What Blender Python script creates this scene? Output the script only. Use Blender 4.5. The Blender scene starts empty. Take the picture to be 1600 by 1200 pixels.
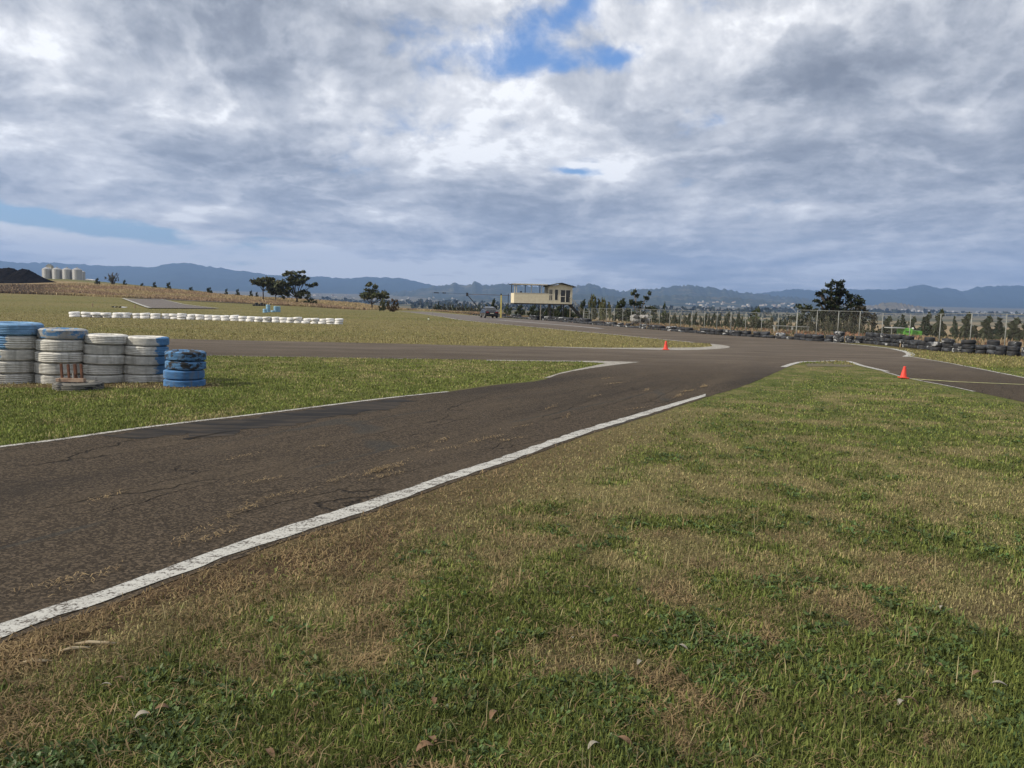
import bpy, bmesh, math, random
import numpy as np
from mathutils import Vector, Matrix
rng = np.random.default_rng(11)
random.seed(5)
SC = bpy.context.scene
COL = SC.collection
rad = math.radians

# ------------------------------------------------------------------ camera
F, EYE, SL = 1255.0, 1.5, 0.008          # focal length (1600 px wide frame), eye height, fall of the site plane
_p = math.atan(130 / F); _r = math.atan(0.022)
_U0 = np.array([0, math.sin(_p), math.cos(_p)]); FW = np.array([0, math.cos(_p), -math.sin(_p)])
CR = math.cos(_r) * np.array([1, 0, 0.]) + math.sin(_r) * _U0
CU = -math.sin(_r) * np.array([1, 0, 0.]) + math.cos(_r) * _U0
def ray(u, v): return FW + (u - 800) / F * CR + (600 - v) / F * CU
def G(u, v):
    "survey point: where the sight line (u, v) meets the site plane"
    d = ray(u, v); t = -EYE / (d[2] + SL * d[1])
    return (t * d[0], t * d[1], EYE + t * d[2])
def AT(u, v, Y):
    "survey point on the sight line (u, v) at depth Y"
    d = ray(u, v); t = Y / d[1]
    return (t * d[0], Y, EYE + t * d[2])
def G2(pts): return [G(*p)[:2] for p in pts]
cam = bpy.data.cameras.new("camera"); camo = bpy.data.objects.new("camera", cam); COL.objects.link(camo)
cam.sensor_width = 36; cam.lens = 36 * F / 1600; cam.clip_start = 0.05; cam.clip_end = 60000
M = Matrix(((CR[0], CU[0], -FW[0], 0), (CR[1], CU[1], -FW[1], 0), (CR[2], CU[2], -FW[2], EYE), (0, 0, 0, 1)))
camo.matrix_world = M
SC.camera = camo
SC.view_settings.view_transform = 'Standard'; SC.view_settings.look = 'None'
SC.view_settings.exposure = 0.28; SC.view_settings.gamma = 1

# ------------------------------------------------------------------ small helpers
def tag(o, label=None, cat=None, group=None, kind=None):
    if label: o['label'] = label
    if cat: o['category'] = cat
    if group: o['group'] = group
    if kind: o['kind'] = kind
    return o
def link(name, me, mat=None, parent=None, loc=None, smooth=False):
    if mat is not None:
        for m in (mat if isinstance(mat, (list, tuple)) else [mat]): me.materials.append(m)
    o = bpy.data.objects.new(name, me); COL.objects.link(o)
    if parent is not None: o.parent = parent
    if loc is not None: o.location = loc
    if smooth: me.polygons.foreach_set('use_smooth', [True] * len(me.polygons))
    return o
def empty(name, loc, rz=0.0):
    o = bpy.data.objects.new(name, None); COL.objects.link(o)
    o.location = loc; o.rotation_euler.z = rz; o.empty_display_size = .2
    return o
def np_mesh(name, V, faces, col=None, attrs=None):
    "faces: list of int arrays (n,k)"
    me = bpy.data.meshes.new(name)
    V = np.asarray(V, np.float32); me.vertices.add(len(V)); me.vertices.foreach_set('co', V.ravel())
    loops = np.concatenate([f.ravel() for f in faces]).astype(np.int32)
    tot = np.concatenate([np.full(len(f), f.shape[1], np.int32) for f in faces])
    st = np.concatenate([[0], np.cumsum(tot)[:-1]]).astype(np.int32)
    me.loops.add(len(loops)); me.loops.foreach_set('vertex_index', loops)
    me.polygons.add(len(tot)); me.polygons.foreach_set('loop_start', st); me.polygons.foreach_set('loop_total', tot)
    if col is not None:
        a = me.attributes.new('col', 'FLOAT_COLOR', 'POINT')
        c = np.ones((len(V), 4), np.float32); c[:, :3] = col; a.data.foreach_set('color', c.ravel())
    for k, v in (attrs or {}).items():
        a = me.attributes.new(k, 'FLOAT', 'POINT'); a.data.foreach_set('value', np.asarray(v, np.float32))
    me.update(calc_edges=True); me.validate()
    return me
class MB:
    def __init__(s): s.v = []; s.f = []
    def add(s, v, f):
        b = len(s.v); s.v += [tuple(p) for p in v]; s.f += [tuple(b + i for i in q) for q in f]; return s
    def box(s, x0, x1, y0, y1, z0, z1):
        v = [(x, y, z) for z in (z0, z1) for y in (y0, y1) for x in (x0, x1)]
        return s.add(v, [(0, 2, 3, 1), (4, 5, 7, 6), (0, 1, 5, 4), (2, 6, 7, 3), (0, 4, 6, 2), (1, 3, 7, 5)])
    def bar(s, a, b, w, h=None):
        a = Vector(a); b = Vector(b); d = (b - a).normalized(); w = float(w); h = float(h or w)
        up = Vector((0, 0, 1)) if abs(d.z) < .95 else Vector((0, 1, 0))
        r = d.cross(up).normalized() * w / 2; u = r.cross(d).normalized() * h / 2
        v = [p + sx * r + sy * u for p in (a, b) for sx, sy in ((-1, -1), (1, -1), (1, 1), (-1, 1))]
        return s.add(v, [(0, 1, 2, 3), (7, 6, 5, 4), (0, 4, 5, 1), (1, 5, 6, 2), (2, 6, 7, 3), (3, 7, 4, 0)])
    def tube(s, pts, rs, n=8):
        pts = [Vector(p) for p in pts]; rs = [float(q) for q in (rs if isinstance(rs, (list, tuple)) else [rs] * len(pts))]; V = []
        for i, p in enumerate(pts):
            d = (pts[min(i + 1, len(pts) - 1)] - pts[max(i - 1, 0)]).normalized()
            up = Vector((0, 0, 1)) if abs(d.z) < .9 else Vector((1, 0, 0))
            a = d.cross(up).normalized(); b = a.cross(d)
            V += [p + rs[i] * (math.cos(t) * a + math.sin(t) * b) for t in [2 * math.pi * k / n for k in range(n)]]
        Fc = [(i * n + k, i * n + (k + 1) % n, (i + 1) * n + (k + 1) % n, (i + 1) * n + k) for i in range(len(pts) - 1) for k in range(n)]
        Fc += [tuple(range(n))[::-1], tuple((len(pts) - 1) * n + k for k in range(n))]
        return s.add(V, Fc)
    def lathe(s, prof, n=24, c=(0, 0, 0), closed=False, wob=0, seed=0):
        rr = random.Random(seed); ph = [rr.uniform(0, 6.28) for _ in range(3)]
        V = []
        for k in range(n):
            t = 2 * math.pi * k / n; w = 1 + wob * (math.sin(2 * t + ph[0]) + .6 * math.sin(3 * t + ph[1]))
            V += [(c[0] + r * w * math.cos(t), c[1] + r * w * math.sin(t), c[2] + z) for r, z in prof]
        m = len(prof); Fc = []
        for k in range(n):
            for i in range(m if closed else m - 1):
                j = (i + 1) % m; Fc.append((k * m + i, ((k + 1) % n) * m + i, ((k + 1) % n) * m + j, k * m + j))
        return s.add(V, Fc)
    def prism(s, poly, y0, y1):
        n = len(poly); V = [(x, y0, z) for x, z in poly] + [(x, y1, z) for x, z in poly]
        return s.add(V, [tuple(range(n))[::-1], tuple(range(n, 2 * n))] + [(i, (i + 1) % n, n + (i + 1) % n, n + i) for i in range(n)])
    def mesh(s, name):
        me = bpy.data.meshes.new(name); me.from_pydata(s.v, [], s.f); me.update()
        bm = bmesh.new(); bm.from_mesh(me); bmesh.ops.recalc_face_normals(bm, faces=bm.faces); bm.to_mesh(me); bm.free()
        return me
    def build(s, name, mat=None, parent=None, loc=None, smooth=False, bevel=0):
        o = link(name, s.mesh(name), mat, parent, loc, smooth)
        if bevel:
            b = o.modifiers.new('bevel', 'BEVEL'); b.width = bevel; b.segments = 2; b.limit_method = 'ANGLE'
        return o
# value noise
def _hash(ix, iy, seed):
    n = (ix.astype(np.int64) * 374761393 + iy.astype(np.int64) * 668265263 + seed * 974634777) & 0xffffffff
    n = ((n ^ (n >> 13)) * 1274126177) & 0xffffffff
    return ((n ^ (n >> 16)) & 0xffff) / 65535.0
def vnoise(x, y, seed=0):
    x = np.asarray(x, float); y = np.asarray(y, float)
    ix = np.floor(x); iy = np.floor(y); fx = x - ix; fy = y - iy
    fx = fx * fx * (3 - 2 * fx); fy = fy * fy * (3 - 2 * fy)
    a = _hash(ix, iy, seed); b = _hash(ix + 1, iy, seed); c = _hash(ix, iy + 1, seed); d = _hash(ix + 1, iy + 1, seed)
    return (a * (1 - fx) + b * fx) * (1 - fy) + (c * (1 - fx) + d * fx) * fy
def fbm(x, y, seed=0, o=4):
    s = 0; a = .5; t = 0
    for k in range(o):
        s = s + a * vnoise(x * 2 ** k + 17.3 * k, y * 2 ** k - 9.1 * k, seed + k); t += a; a *= .5
    return s / t
def sstep(a, b, x):
    t = np.clip((x - a) / (b - a), 0, 1); return t * t * (3 - 2 * t)
def inpoly(P, poly):
    P = np.asarray(P); x, y = P[:, 0], P[:, 1]; r = np.zeros(len(P), bool); n = len(poly)
    for i in range(n):
        x0, y0 = poly[i]; x1, y1 = poly[(i + 1) % n]
        if y0 == y1: continue
        c = ((y0 > y) != (y1 > y)) & (x < (x1 - x0) * (y - y0) / (y1 - y0) + x0); r ^= c
    return r
def dist_line(P, line):
    P = np.asarray(P, float); best = np.full(len(P), 1e9)
    for (x0, y0), (x1, y1) in zip(line[:-1], line[1:]):
        dx, dy = x1 - x0, y1 - y0; L = dx * dx + dy * dy + 1e-12
        t = np.clip(((P[:, 0] - x0) * dx + (P[:, 1] - y0) * dy) / L, 0, 1)
        best = np.minimum(best, np.hypot(P[:, 0] - x0 - t * dx, P[:, 1] - y0 - t * dy))
    return best

# ------------------------------------------------------------------ materials
class NT:
    def __init__(s, tree): s.t = tree; s.n = tree.nodes; s.l = tree.links
    def new(s, typ, **kw):
        n = s.n.new(typ)
        for k, v in kw.items(): setattr(n, k, v)
        return n
    def set(s, sock, v):
        if isinstance(v, bpy.types.NodeSocket): s.l.new(v, sock)
        elif isinstance(v, (tuple, list)) and sock.type == 'RGBA' and len(v) == 3: sock.default_value = (*v, 1)
        else: sock.default_value = v
    def m(s, op, a, b=None, c=None, clamp=False):
        n = s.new('ShaderNodeMath', operation=op, use_clamp=clamp)
        for i, v in enumerate((a, b, c)):
            if v is not None: s.set(n.inputs[i], v)
        return n.outputs[0]
    def vm(s, op, a, b=None, sc=None):
        n = s.new('ShaderNodeVectorMath', operation=op); s.set(n.inputs[0], a)
        if b is not None: s.set(n.inputs[1], b)
        if sc is not None: s.set(n.inputs['Scale'], sc)
        return n.outputs[0] if op not in ('LENGTH', 'DOT_PRODUCT') else n.outputs[1]
    def ss(s, a, b, x):
        n = s.new('ShaderNodeMapRange', interpolation_type='SMOOTHSTEP', clamp=True)
        s.set(n.inputs['Value'], x); s.set(n.inputs['From Min'], a); s.set(n.inputs['From Max'], b); return n.outputs[0]
    def mix(s, f, a, b, mode='MIX'):
        n = s.new('ShaderNodeMix', data_type='RGBA', blend_type=mode, clamp_factor=True)
        s.set(n.inputs[0], f); s.set(n.inputs[6], a); s.set(n.inputs[7], b); return n.outputs[2]
    def noise(s, vec, scale, detail=4, rough=.55, dist=0.0, color=False):
        n = s.new('ShaderNodeTexNoise'); s.set(n.inputs['Vector'], vec); n.inputs['Scale'].default_value = scale
        n.inputs['Detail'].default_value = detail; n.inputs['Roughness'].default_value = rough; n.inputs['Distortion'].default_value = dist
        return n.outputs[1 if color else 0]
    def voro(s, vec, scale, feature='F1', out=0, rnd=1.0):
        n = s.new('ShaderNodeTexVoronoi', feature=feature); s.set(n.inputs['Vector'], vec); n.inputs['Scale'].default_value = scale
        n.inputs['Randomness'].default_value = rnd
        return n.outputs[out]
    def co(s, which='Object'): return s.new('ShaderNodeTexCoord').outputs[which]
    def attr(s, name, out=2): n = s.new('ShaderNodeAttribute', attribute_name=name); return n.outputs[out]
    def mapping(s, vec, scale=(1, 1, 1), rot=(0, 0, 0), loc=(0, 0, 0)):
        n = s.new('ShaderNodeMapping'); s.set(n.inputs[0], vec); n.inputs['Scale'].default_value = scale
        n.inputs['Rotation'].default_value = rot; n.inputs['Location'].default_value = loc; return n.outputs[0]
def mat(name):
    m = bpy.data.materials.new(name); m.use_nodes = True; t = NT(m.node_tree)
    b = t.n['Principled BSDF']; b.inputs['Specular IOR Level'].default_value = .25
    return m, t, b
def simple(name, rgb, rough=.7, metal=0, var=.15, scale=8, rgb2=None, bump=0):
    m, t, b = mat(name); n = t.noise(t.co(), scale, 5)
    c2 = rgb2 or tuple(c * (1 - 2 * var) for c in rgb)
    t.set(b.inputs['Base Color'], t.mix(t.ss(.3, .7, n), c2, rgb)); b.inputs['Roughness'].default_value = rough; b.inputs['Metallic'].default_value = metal
    if bump:
        bn = t.new('ShaderNodeBump'); bn.inputs['Strength'].default_value = bump; bn.inputs['Distance'].default_value = .02
        t.set(bn.inputs['Height'], n); t.set(b.inputs['Normal'], bn.outputs[0])
    return m
def foliage_mat(name, mul=1.0, transl=.25, rough=.6):
    m, t, b = mat(name); c = t.attr('col', 0)
    n = t.noise(t.co(), 3.0, 2)
    c = t.mix(1.0, c, t.mix(t.ss(.3, .7, n), (.75 * mul,) * 3, (1.2 * mul,) * 3), 'MULTIPLY')
    t.set(b.inputs['Base Color'], c); b.inputs['Roughness'].default_value = rough; b.inputs['Specular IOR Level'].default_value = .2
    if transl:
        tr = t.new('ShaderNodeBsdfTranslucent'); t.set(tr.inputs[0], c); mx = t.new('ShaderNodeMixShader'); mx.inputs[0].default_value = transl
        t.l.new(b.outputs[0], mx.inputs[1]); t.l.new(tr.outputs[0], mx.inputs[2]); t.l.new(mx.outputs[0], t.n['Material Output'].inputs[0])
    return m
# ------------------------------------------------------------------ layout of the circuit (surveyed outlines)
WL_UP = [(-300, 1080), (-120, 1018), (0, 977), (100, 944), (200, 910), (300, 874), (400, 840), (500, 807), (600, 776), (700, 742), (800, 710), (900, 675), (1000, 646), (1060, 628), (1103, 616)]
WL_LO = [(-300, 1108), (-120, 1042), (0, 998), (100, 962), (200, 929), (300, 891), (400, 856), (500, 823), (600, 790), (700, 753), (800, 719), (900, 683), (1000, 652), (1060, 633), (1103, 619.5)]
RT_EDGE = [(-300, 1120), (-120, 1053), (0, 1008), (100, 971), (200, 938), (300, 899), (400, 863), (500, 829), (600, 795), (700, 757), (800, 723), (900, 686), (1000, 655), (1060, 635.5), (1103, 621), (1140, 610), (1175, 598), (1205, 585), (1230, 574)]
ISLE = [(1230, 574), (1254, 566.5), (1290, 565), (1320, 564.6), (1340, 571), (1380, 580.5), (1410, 589), (1440, 595.5), (1480, 603), (1522, 612), (1560, 620), (1600, 628.5), (1700, 652), (1900, 706), (2300, 830)]
BR_UP = [(2300, 760), (1900, 656), (1700, 613), (1600, 590.5), (1560, 582.5), (1530, 576.5), (1480, 567), (1450, 562), (1424, 557.5)]
HOOK = [(1417, 558), (1423, 554.5), (1415, 549.5), (1395, 545)]
ST_FAR = [(1395, 545), (1360, 541), (1320, 537), (1260, 531), (1200, 526.5), (1160, 524), (1100, 520), (1060, 516.5), (1000, 511.5), (950, 507.5), (900, 503.5), (840, 500), (800, 497.8), (780, 496.5), (745, 493.6), (720, 491.8), (700, 490.2), (670, 487.8), (640, 485.6), (610, 483.6)]
ST_NEAR = [(610, 485.2), (640, 488), (670, 491.8), (700, 496.5), (720, 500), (770, 505), (800, 508), (850, 512.5), (900, 517.5), (960, 523), (1000, 527), (1060, 533), (1085, 535.5), (1110, 537.5), (1130, 539.5), (1141, 542.5)]
RET_UP = [(1141, 542.5), (1125, 545), (1106, 546.2), (1075, 547), (1044, 547), (981, 545.6), (930, 544.5), (850, 542), (750, 540.5), (620, 537), (500, 534.5), (380, 532), (270, 529.5), (150, 527), (0, 524), (-300, 519)]
RET_LO = [(-300, 550), (0, 553), (150, 554), (320, 556), (440, 557.5), (560, 559.5), (660, 561), (760, 562.5), (850, 563.7), (931, 564.2), (1000, 566)]
WEDGE = [(1000, 566), (966, 570), (931, 574.5), (894, 580.5), (872, 585.5), (859, 590.5), (834, 596.5), (772, 602), (700, 612.5), (600, 623), (500, 635.5), (400, 648), (300, 659.5), (200, 672), (100, 686.5), (0, 699), (-120, 716), (-300, 742)]
ASPH = [G(*p)[:2] for p in RT_EDGE[:-1] + ISLE + BR_UP + HOOK + ST_FAR[1:] + ST_NEAR + RET_UP[1:] + RET_LO + WEDGE[1:]]
WEDGE_POLY = G2(RET_LO + WEDGE[1:])
ISLAND_POLY = G2(ST_NEAR + RET_UP[1:] + [(-300, 480), (300, 480)])
def plane_z(x, y): return -SL * y

# terrain control: columns by bearing (px), depths and heights of the nodes
PXC = np.array([-500, 0, 100, 200, 300, 400, 480, 560, 640, 750, 850, 950, 1100, 1250, 1400, 1600, 2100.])
Y0C = np.array([95, 95, 95, 95, 100, 105, 120, 150, 215, 165, 130, 104, 74, 62, 54, 49, 47.])
def P0(k): return -SL * Y0C
N1Y = np.array([180, 180, 180, 180, 180, 180, 185, 200, 250, 230, 190, 160, 120, 105, 95, 90, 90.])
N1Z = np.array([0.9, 0.75, 0.6, 0.35, 0.05, -.35, -.75, -1.3, -2.0, -2.4, -3, -3, -3, -3, -3, -3, -3.])
N2Y = np.array([230, 230, 230, 230, 230, 230, 235, 245, 290, 300, 300, 300, 300, 300, 300, 300, 300.])
N2Z = np.array([2.3, 2.5, 3.2, 3.1, 1.8, .7, .2, -.5, -2.6, -4, -6, -7, -7, -7, -7, -7, -7.])
N3Y = np.array([320] * 8 + [380] * 9)
N3Z = np.array([4, 4, 5, 3.3, .8, -1, -2, -2.5, -4.5, -6, -8, -9, -9, -9, -9, -9, -9.])
N4Y = np.array([560] * 17)
N4Z = np.array([13, 9.4, 9.4, 7.2, 4.2, -1, -5, -7, -8, -9, -11, -12, -12, -12, -12, -12, -12.])
N5Y = np.full(17, 1000.); N5Z = np.array([-6, -10, -12, -14, -15] + [-16] * 12)
NODES = [(Y0C, -SL * Y0C), (N1Y, N1Z), (N2Y, N2Z), (N3Y, N3Z), (N4Y, N4Z), (N5Y, N5Z),
         (np.full(17, 3500.), np.full(17, -18.)), (np.full(17, 5000.), np.full(17, -6.)), (np.full(17, 7000.), np.full(17, 30.)), (np.full(17, 20000.), np.full(17, 60.))]
def h_exact(x, y):
    x = np.asarray(x, float); y = np.asarray(y, float)
    px = np.clip(800 + F * x / np.maximum(y, 1), -500, 2100)
    z = np.where(y < 0, 0, -SL * y)
    ys = [np.interp(px, PXC, a) for a, _ in NODES]; zs = [np.interp(px, PXC, b) for _, b in NODES]
    for k in range(len(NODES) - 1):
        t = np.clip((y - ys[k]) / (ys[k + 1] - ys[k]), 0, 1)
        if k != 0 and k != 1: t = t * t * (3 - 2 * t) * .6 + t * .4
        elif k == 0: t = t * t * .65 + t * .35 if False else t * t * (3 - 2 * t)
        z = np.where((y >= ys[k]), zs[k] + (zs[k + 1] - zs[k]) * t, z)
    w = sstep(150, 300, y) * (1 - sstep(700, 1200, y))
    z = z + w * (fbm(x / 40, y / 40, 3) - .5) * 1.2
    return z
def axis(dense0, dense1, step, lo, hi, g):
    a = list(np.arange(dense0, dense1 + 1e-6, step)); s = step; v = a[-1]
    while v < hi: s *= g; v += s; a.append(v)
    s = step; v = a[0]; b = []
    while v > lo: s *= g; v -= s; b.append(v)
    return np.array(b[::-1] + a)
GX = axis(-9, 11, .14, -15500, 15500, 1.055)
GY = axis(1.2, 20, .13, -60, 15500, 1.035)
XX, YY = np.meshgrid(GX, GY)
ZZ = h_exact(XX, YY)
def H(x, y):
    "height of the ground sheet itself (bilinear on its grid)"
    x = np.asarray(x, float); y = np.asarray(y, float)
    i = np.clip(np.searchsorted(GX, x) - 1, 0, len(GX) - 2); j = np.clip(np.searchsorted(GY, y) - 1, 0, len(GY) - 2)
    fx = (x - GX[i]) / (GX[i + 1] - GX[i]); fy = (y - GY[j]) / (GY[j + 1] - GY[j])
    return (ZZ[j, i] * (1 - fx) + ZZ[j, i + 1] * fx) * (1 - fy) + (ZZ[j + 1, i] * (1 - fx) + ZZ[j + 1, i + 1] * fx) * fy
def HZ(x, y): return float(H(np.array([x]), np.array([y]))[0])
def AG(u, Y):
    "point on the ground at bearing u (on the horizon row) and depth Y"
    d = ray(u, 470 + .022 * (u - 800)); x = d[0] / d[1] * Y
    return (x, Y, HZ(x, Y))

# cover masks: green = fresh growth, bare = soil or straw litter, dry = tall dead grass country
RT_LINE = G2(RT_EDGE + ISLE[1:])
WED_LINE = G2(WEDGE)
STACKS = [G(24, 601), G(93, 601), G(161, 600), G(226, 599), G(288, 603)]
ST_LINE = [(p[0], p[1]) for p in STACKS]
TW_PX = [(640, 483.6), (700, 488), (770, 495), (800, 497), (850, 500.5), (900, 504.5), (925, 507), (960, 510), (1000, 513), (1040, 516.5), (1080, 520), (1120, 523), (1160, 525.5), (1200, 528), (1240, 530.5), (1280, 533.5), (1320, 535.5), (1360, 537), (1400, 541), (1440, 545.5), (1480, 549.5), (1520, 552), (1560, 554.5), (1600, 557), (1680, 562)]
TW = G2(TW_PX)
def masks(x, y):
    P = np.stack([x, y], 1); n1 = fbm(x * 1.25, y * 1.25, 21, 4); n2 = fbm(x * 3.4, y * 3.4, 5, 3); n3 = fbm(x * .22, y * .22, 9, 3)
    px = 800 + F * x / np.maximum(y, 1)
    dr = dist_line(P, RT_LINE); inw = inpoly(P, WEDGE_POLY); ini = inpoly(P, ISLAND_POLY)
    near = (y < 45) & ~inw & ~ini
    # near right lawn: straw belt along the line, lush spots elsewhere
    belt = (1 - sstep(.15, .95 + .5 * n1, dr)) * (1 - sstep(9.5, 14, y))
    far_w = sstep(6, 16, y)
    g = .37 + .24 * far_w + .12 * sstep(4, 7, y) + 1.15 * (n1 - .5) + 1.4 * (n2 - .5) + .5 * (n3 - .5) + .22 * (1 - sstep(2.5, 4.5, y)) - .18 * sstep(4, 6, y) * (1 - sstep(7, 10, y))
    g = np.clip(g, 0, 1) * (1 - belt * .95)
    b = np.clip(belt * (.75 + .5 * (n2 - .5)) * (1 - sstep(5, 12, y) * .65) + sstep(.50, .66, 1 - n2) * .7 * (1 - sstep(3.5, 7, y) * .75) * (1 - sstep(8, 14, y)), 0, 1)
    # wedge
    gw = np.clip(.56 + .8 * (n1 - .5) + .6 * (n2 - .5) + .4 * (n3 - .5), 0, 1); ds = dist_line(P, ST_LINE + [(ST_LINE[0][0] - 3, ST_LINE[0][1])])
    bs = (1 - sstep(.42, .72 + .5 * (n2 - .5), ds))
    g = np.where(inw, gw * (1 - bs), g); b = np.where(inw, bs * .8, b)
    gi = np.clip(.14 + .14 * sstep(60, 100, y) + .35 * (n3 - .5) + .75 * (fbm(x * .045, y * .13, 4) - .5) + .2 * (n1 - .5), 0, 1)
    g = np.where(ini | ((y >= 45) & (px < 800)), gi, g); b = np.where(ini | (y >= 45), .05, b)
    dt = dist_line(P, TW)
    beyond = (px > 880) & (y > 25)
    g = np.where(beyond & ~near, .15, g)
    verge = beyond & near & (dr > 2)
    g = np.where(verge, np.clip(.35 + .5 * (n1 - .5), 0, 1), g)
    b = np.where(verge & (dt < .9), .6, b)
    # dry country
    edge = np.interp(px, [0, 200, 400, 560, 640, 800], [172, 172, 168, 180, 240, 165])
    dry = np.where(px < 800, sstep(-4, 6, y - edge), 0)
    dry = np.maximum(dry, np.where(px >= 800, sstep(.8, 3, np.where(y > np.interp(px, PXC, Y0C) - 12, dt, 0)) * (y > 30), 0))
    hill = (px < 330) * sstep(380, 470, y) * (1 - sstep(620, 700, y))
    g = np.where(dry > .5, np.maximum(.08, hill * .8), g)
    return np.clip(g, 0, 1), np.clip(b, 0, 1), np.clip(dry * (1 - .8 * hill), 0, 1)
gx, gy = XX.ravel(), YY.ravel()
g_, b_, d_ = masks(gx, gy)
ny, nx = XX.shape; idx = np.arange(ny * nx).reshape(ny, nx)
quads = np.stack([idx[:-1, :-1], idx[:-1, 1:], idx[1:, 1:], idx[1:, :-1]], -1).reshape(-1, 4)
me = np_mesh('ground', np.stack([gx, gy, ZZ.ravel()], 1), [quads], attrs={'green': g_, 'bare': b_, 'dry': d_})
m, t, b = mat('ground_cover'); co = t.co(); gA, bA, dA = t.attr('green'), t.attr('bare'), t.attr('dry')
fine = t.noise(co, 26, 5, .65); med = t.noise(co, 3.2, 5, .6); big = t.noise(t.mapping(co, (.05, .12, 1)), 1.0, 5, .6); huge = t.noise(t.mapping(co, (.0016, .004, 1)), 1.0, 5, .6)
gf = t.m('ADD', gA, t.m('MULTIPLY', t.m('SUBTRACT', med, .5), .9), clamp=True)
olive = t.mix(t.ss(.3, .7, fine), (.140, .120, .056), (.232, .202, .094)); olive = t.mix(t.ss(.35, .7, big), olive, (.185, .158, .078))
green = t.mix(t.ss(.3, .7, fine), (.044, .060, .018), (.122, .150, .044))
soil = t.mix(t.ss(.35, .65, t.noise(co, 60, 4, .7)), (.050, .034, .021), (.110, .078, .048))
dryc = t.mix(t.ss(.3, .7, big), (.20, .148, .085), (.27, .205, .12)); plain = t.mix(t.ss(.42, .62, huge), (.060, .062, .032), (.215, .170, .100))
geo = t.new('ShaderNodeNewGeometry'); sx = t.new('ShaderNodeSeparateXYZ'); t.set(sx.inputs[0], geo.outputs['Position'])
dryc = t.mix(t.ss(650, 1000, sx.outputs[1]), dryc, plain)
c = t.mix(gf, olive, green); c = t.mix(bA, c, soil); c = t.mix(dA, c, dryc)
t.set(b.inputs['Base Color'], c); b.inputs['Roughness'].default_value = .95; b.inputs['Specular IOR Level'].default_value = .05
bp = t.new('ShaderNodeBump'); bp.inputs['Strength'].default_value = .9; bp.inputs['Distance'].default_value = .05
t.set(bp.inputs['Height'], t.m('ADD', fine, t.m('MULTIPLY', t.noise(co, 9, 4), .8))); t.set(b.inputs['Normal'], bp.outputs[0])
tag(link('ground', me, m, smooth=True), 'grassy ground of the kart circuit and the plain behind it', 'ground', kind='structure')

# ------------------------------------------------------------------ asphalt and paint
def refine(pts, step):
    out = []
    for a, c_ in zip(pts[:-1], pts[1:]):
        n = max(1, int(math.hypot(c_[0] - a[0], c_[1] - a[1]) / step))
        out += [(a[0] + (c_[0] - a[0]) * k / n, a[1] + (c_[1] - a[1]) * k / n) for k in range(n)]
    return out + [pts[-1]]
def smooth_px(pts, n=4):
    "Catmull-Rom through the survey points, so bends read as curves"
    P = [np.array(p, float) for p in pts]; out = []
    for i in range(len(P) - 1):
        p0 = P[max(i - 1, 0)]; p1 = P[i]; p2 = P[i + 1]; p3 = P[min(i + 2, len(P) - 1)]
        for k in range(n):
            s = k / n
            out.append(tuple(.5 * ((2 * p1) + (-p0 + p2) * s + (2 * p0 - 5 * p1 + 4 * p2 - p3) * s * s + (-p0 + 3 * p1 - 3 * p2 + p3) * s ** 3)))
    return out + [tuple(P[-1])]
def sheet(name, poly, z, mat_, label=None, cat=None, kind='structure'):
    v = [(x, y, plane_z(x, y) + z) for x, y in poly]
    me = bpy.data.meshes.new(name); me.from_pydata(v, [], [tuple(range(len(v)))]); me.update()
    bm = bmesh.new(); bm.from_mesh(me); bmesh.ops.triangulate(bm, faces=bm.faces)
    for f in bm.faces:
        f.normal_update()
        if f.normal.z < 0: f.normal_flip()
    bm.to_mesh(me); bm.free()
    return tag(link(name, me, mat_), label, cat, kind=kind)
a0 = np.array(G(0, 987)); a1 = np.array(G(1050, 632)); TDIR = math.atan2(a1[1] - a0[1], a1[0] - a0[0])
m, t, b = mat('worn_asphalt'); co = t.co()
al = t.mapping(co, rot=(0, 0, -TDIR))                       # x runs along the near lane
ag = t.voro(co, 70, 'F1', 1); agg = t.new('ShaderNodeSeparateColor'); t.set(agg.inputs[0], ag)
fine = t.noise(co, 140, 3, .7); blot = t.noise(t.mapping(al, (.25, 1, 1)), 1.6, 5, .6); wide = t.noise(t.mapping(al, (.1, .45, 1)), 1.0, 4, .55)
c = t.mix(t.ss(.35, .97, agg.outputs[0]), (.026, .0205, .015), (.138, .108, .077))
c = t.mix(t.ss(.35, .75, fine), c, (.064, .050, .036))
c = t.mix(t.m('MULTIPLY', t.ss(.46, .70, blot), .50), c, (.100, .078, .054))
c = t.mix(t.m('MULTIPLY', t.ss(.50, .66, wide), .5), c, (.024, .021, .019))
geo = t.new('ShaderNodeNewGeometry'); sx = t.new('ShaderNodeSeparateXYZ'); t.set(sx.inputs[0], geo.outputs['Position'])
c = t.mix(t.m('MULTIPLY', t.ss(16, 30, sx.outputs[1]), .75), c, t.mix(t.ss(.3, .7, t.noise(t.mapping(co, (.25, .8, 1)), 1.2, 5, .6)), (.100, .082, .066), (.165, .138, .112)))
c = t.mix(t.m('MULTIPLY', t.ss(60, 100, sx.outputs[1]), .6), c, (.17, .16, .16))
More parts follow.
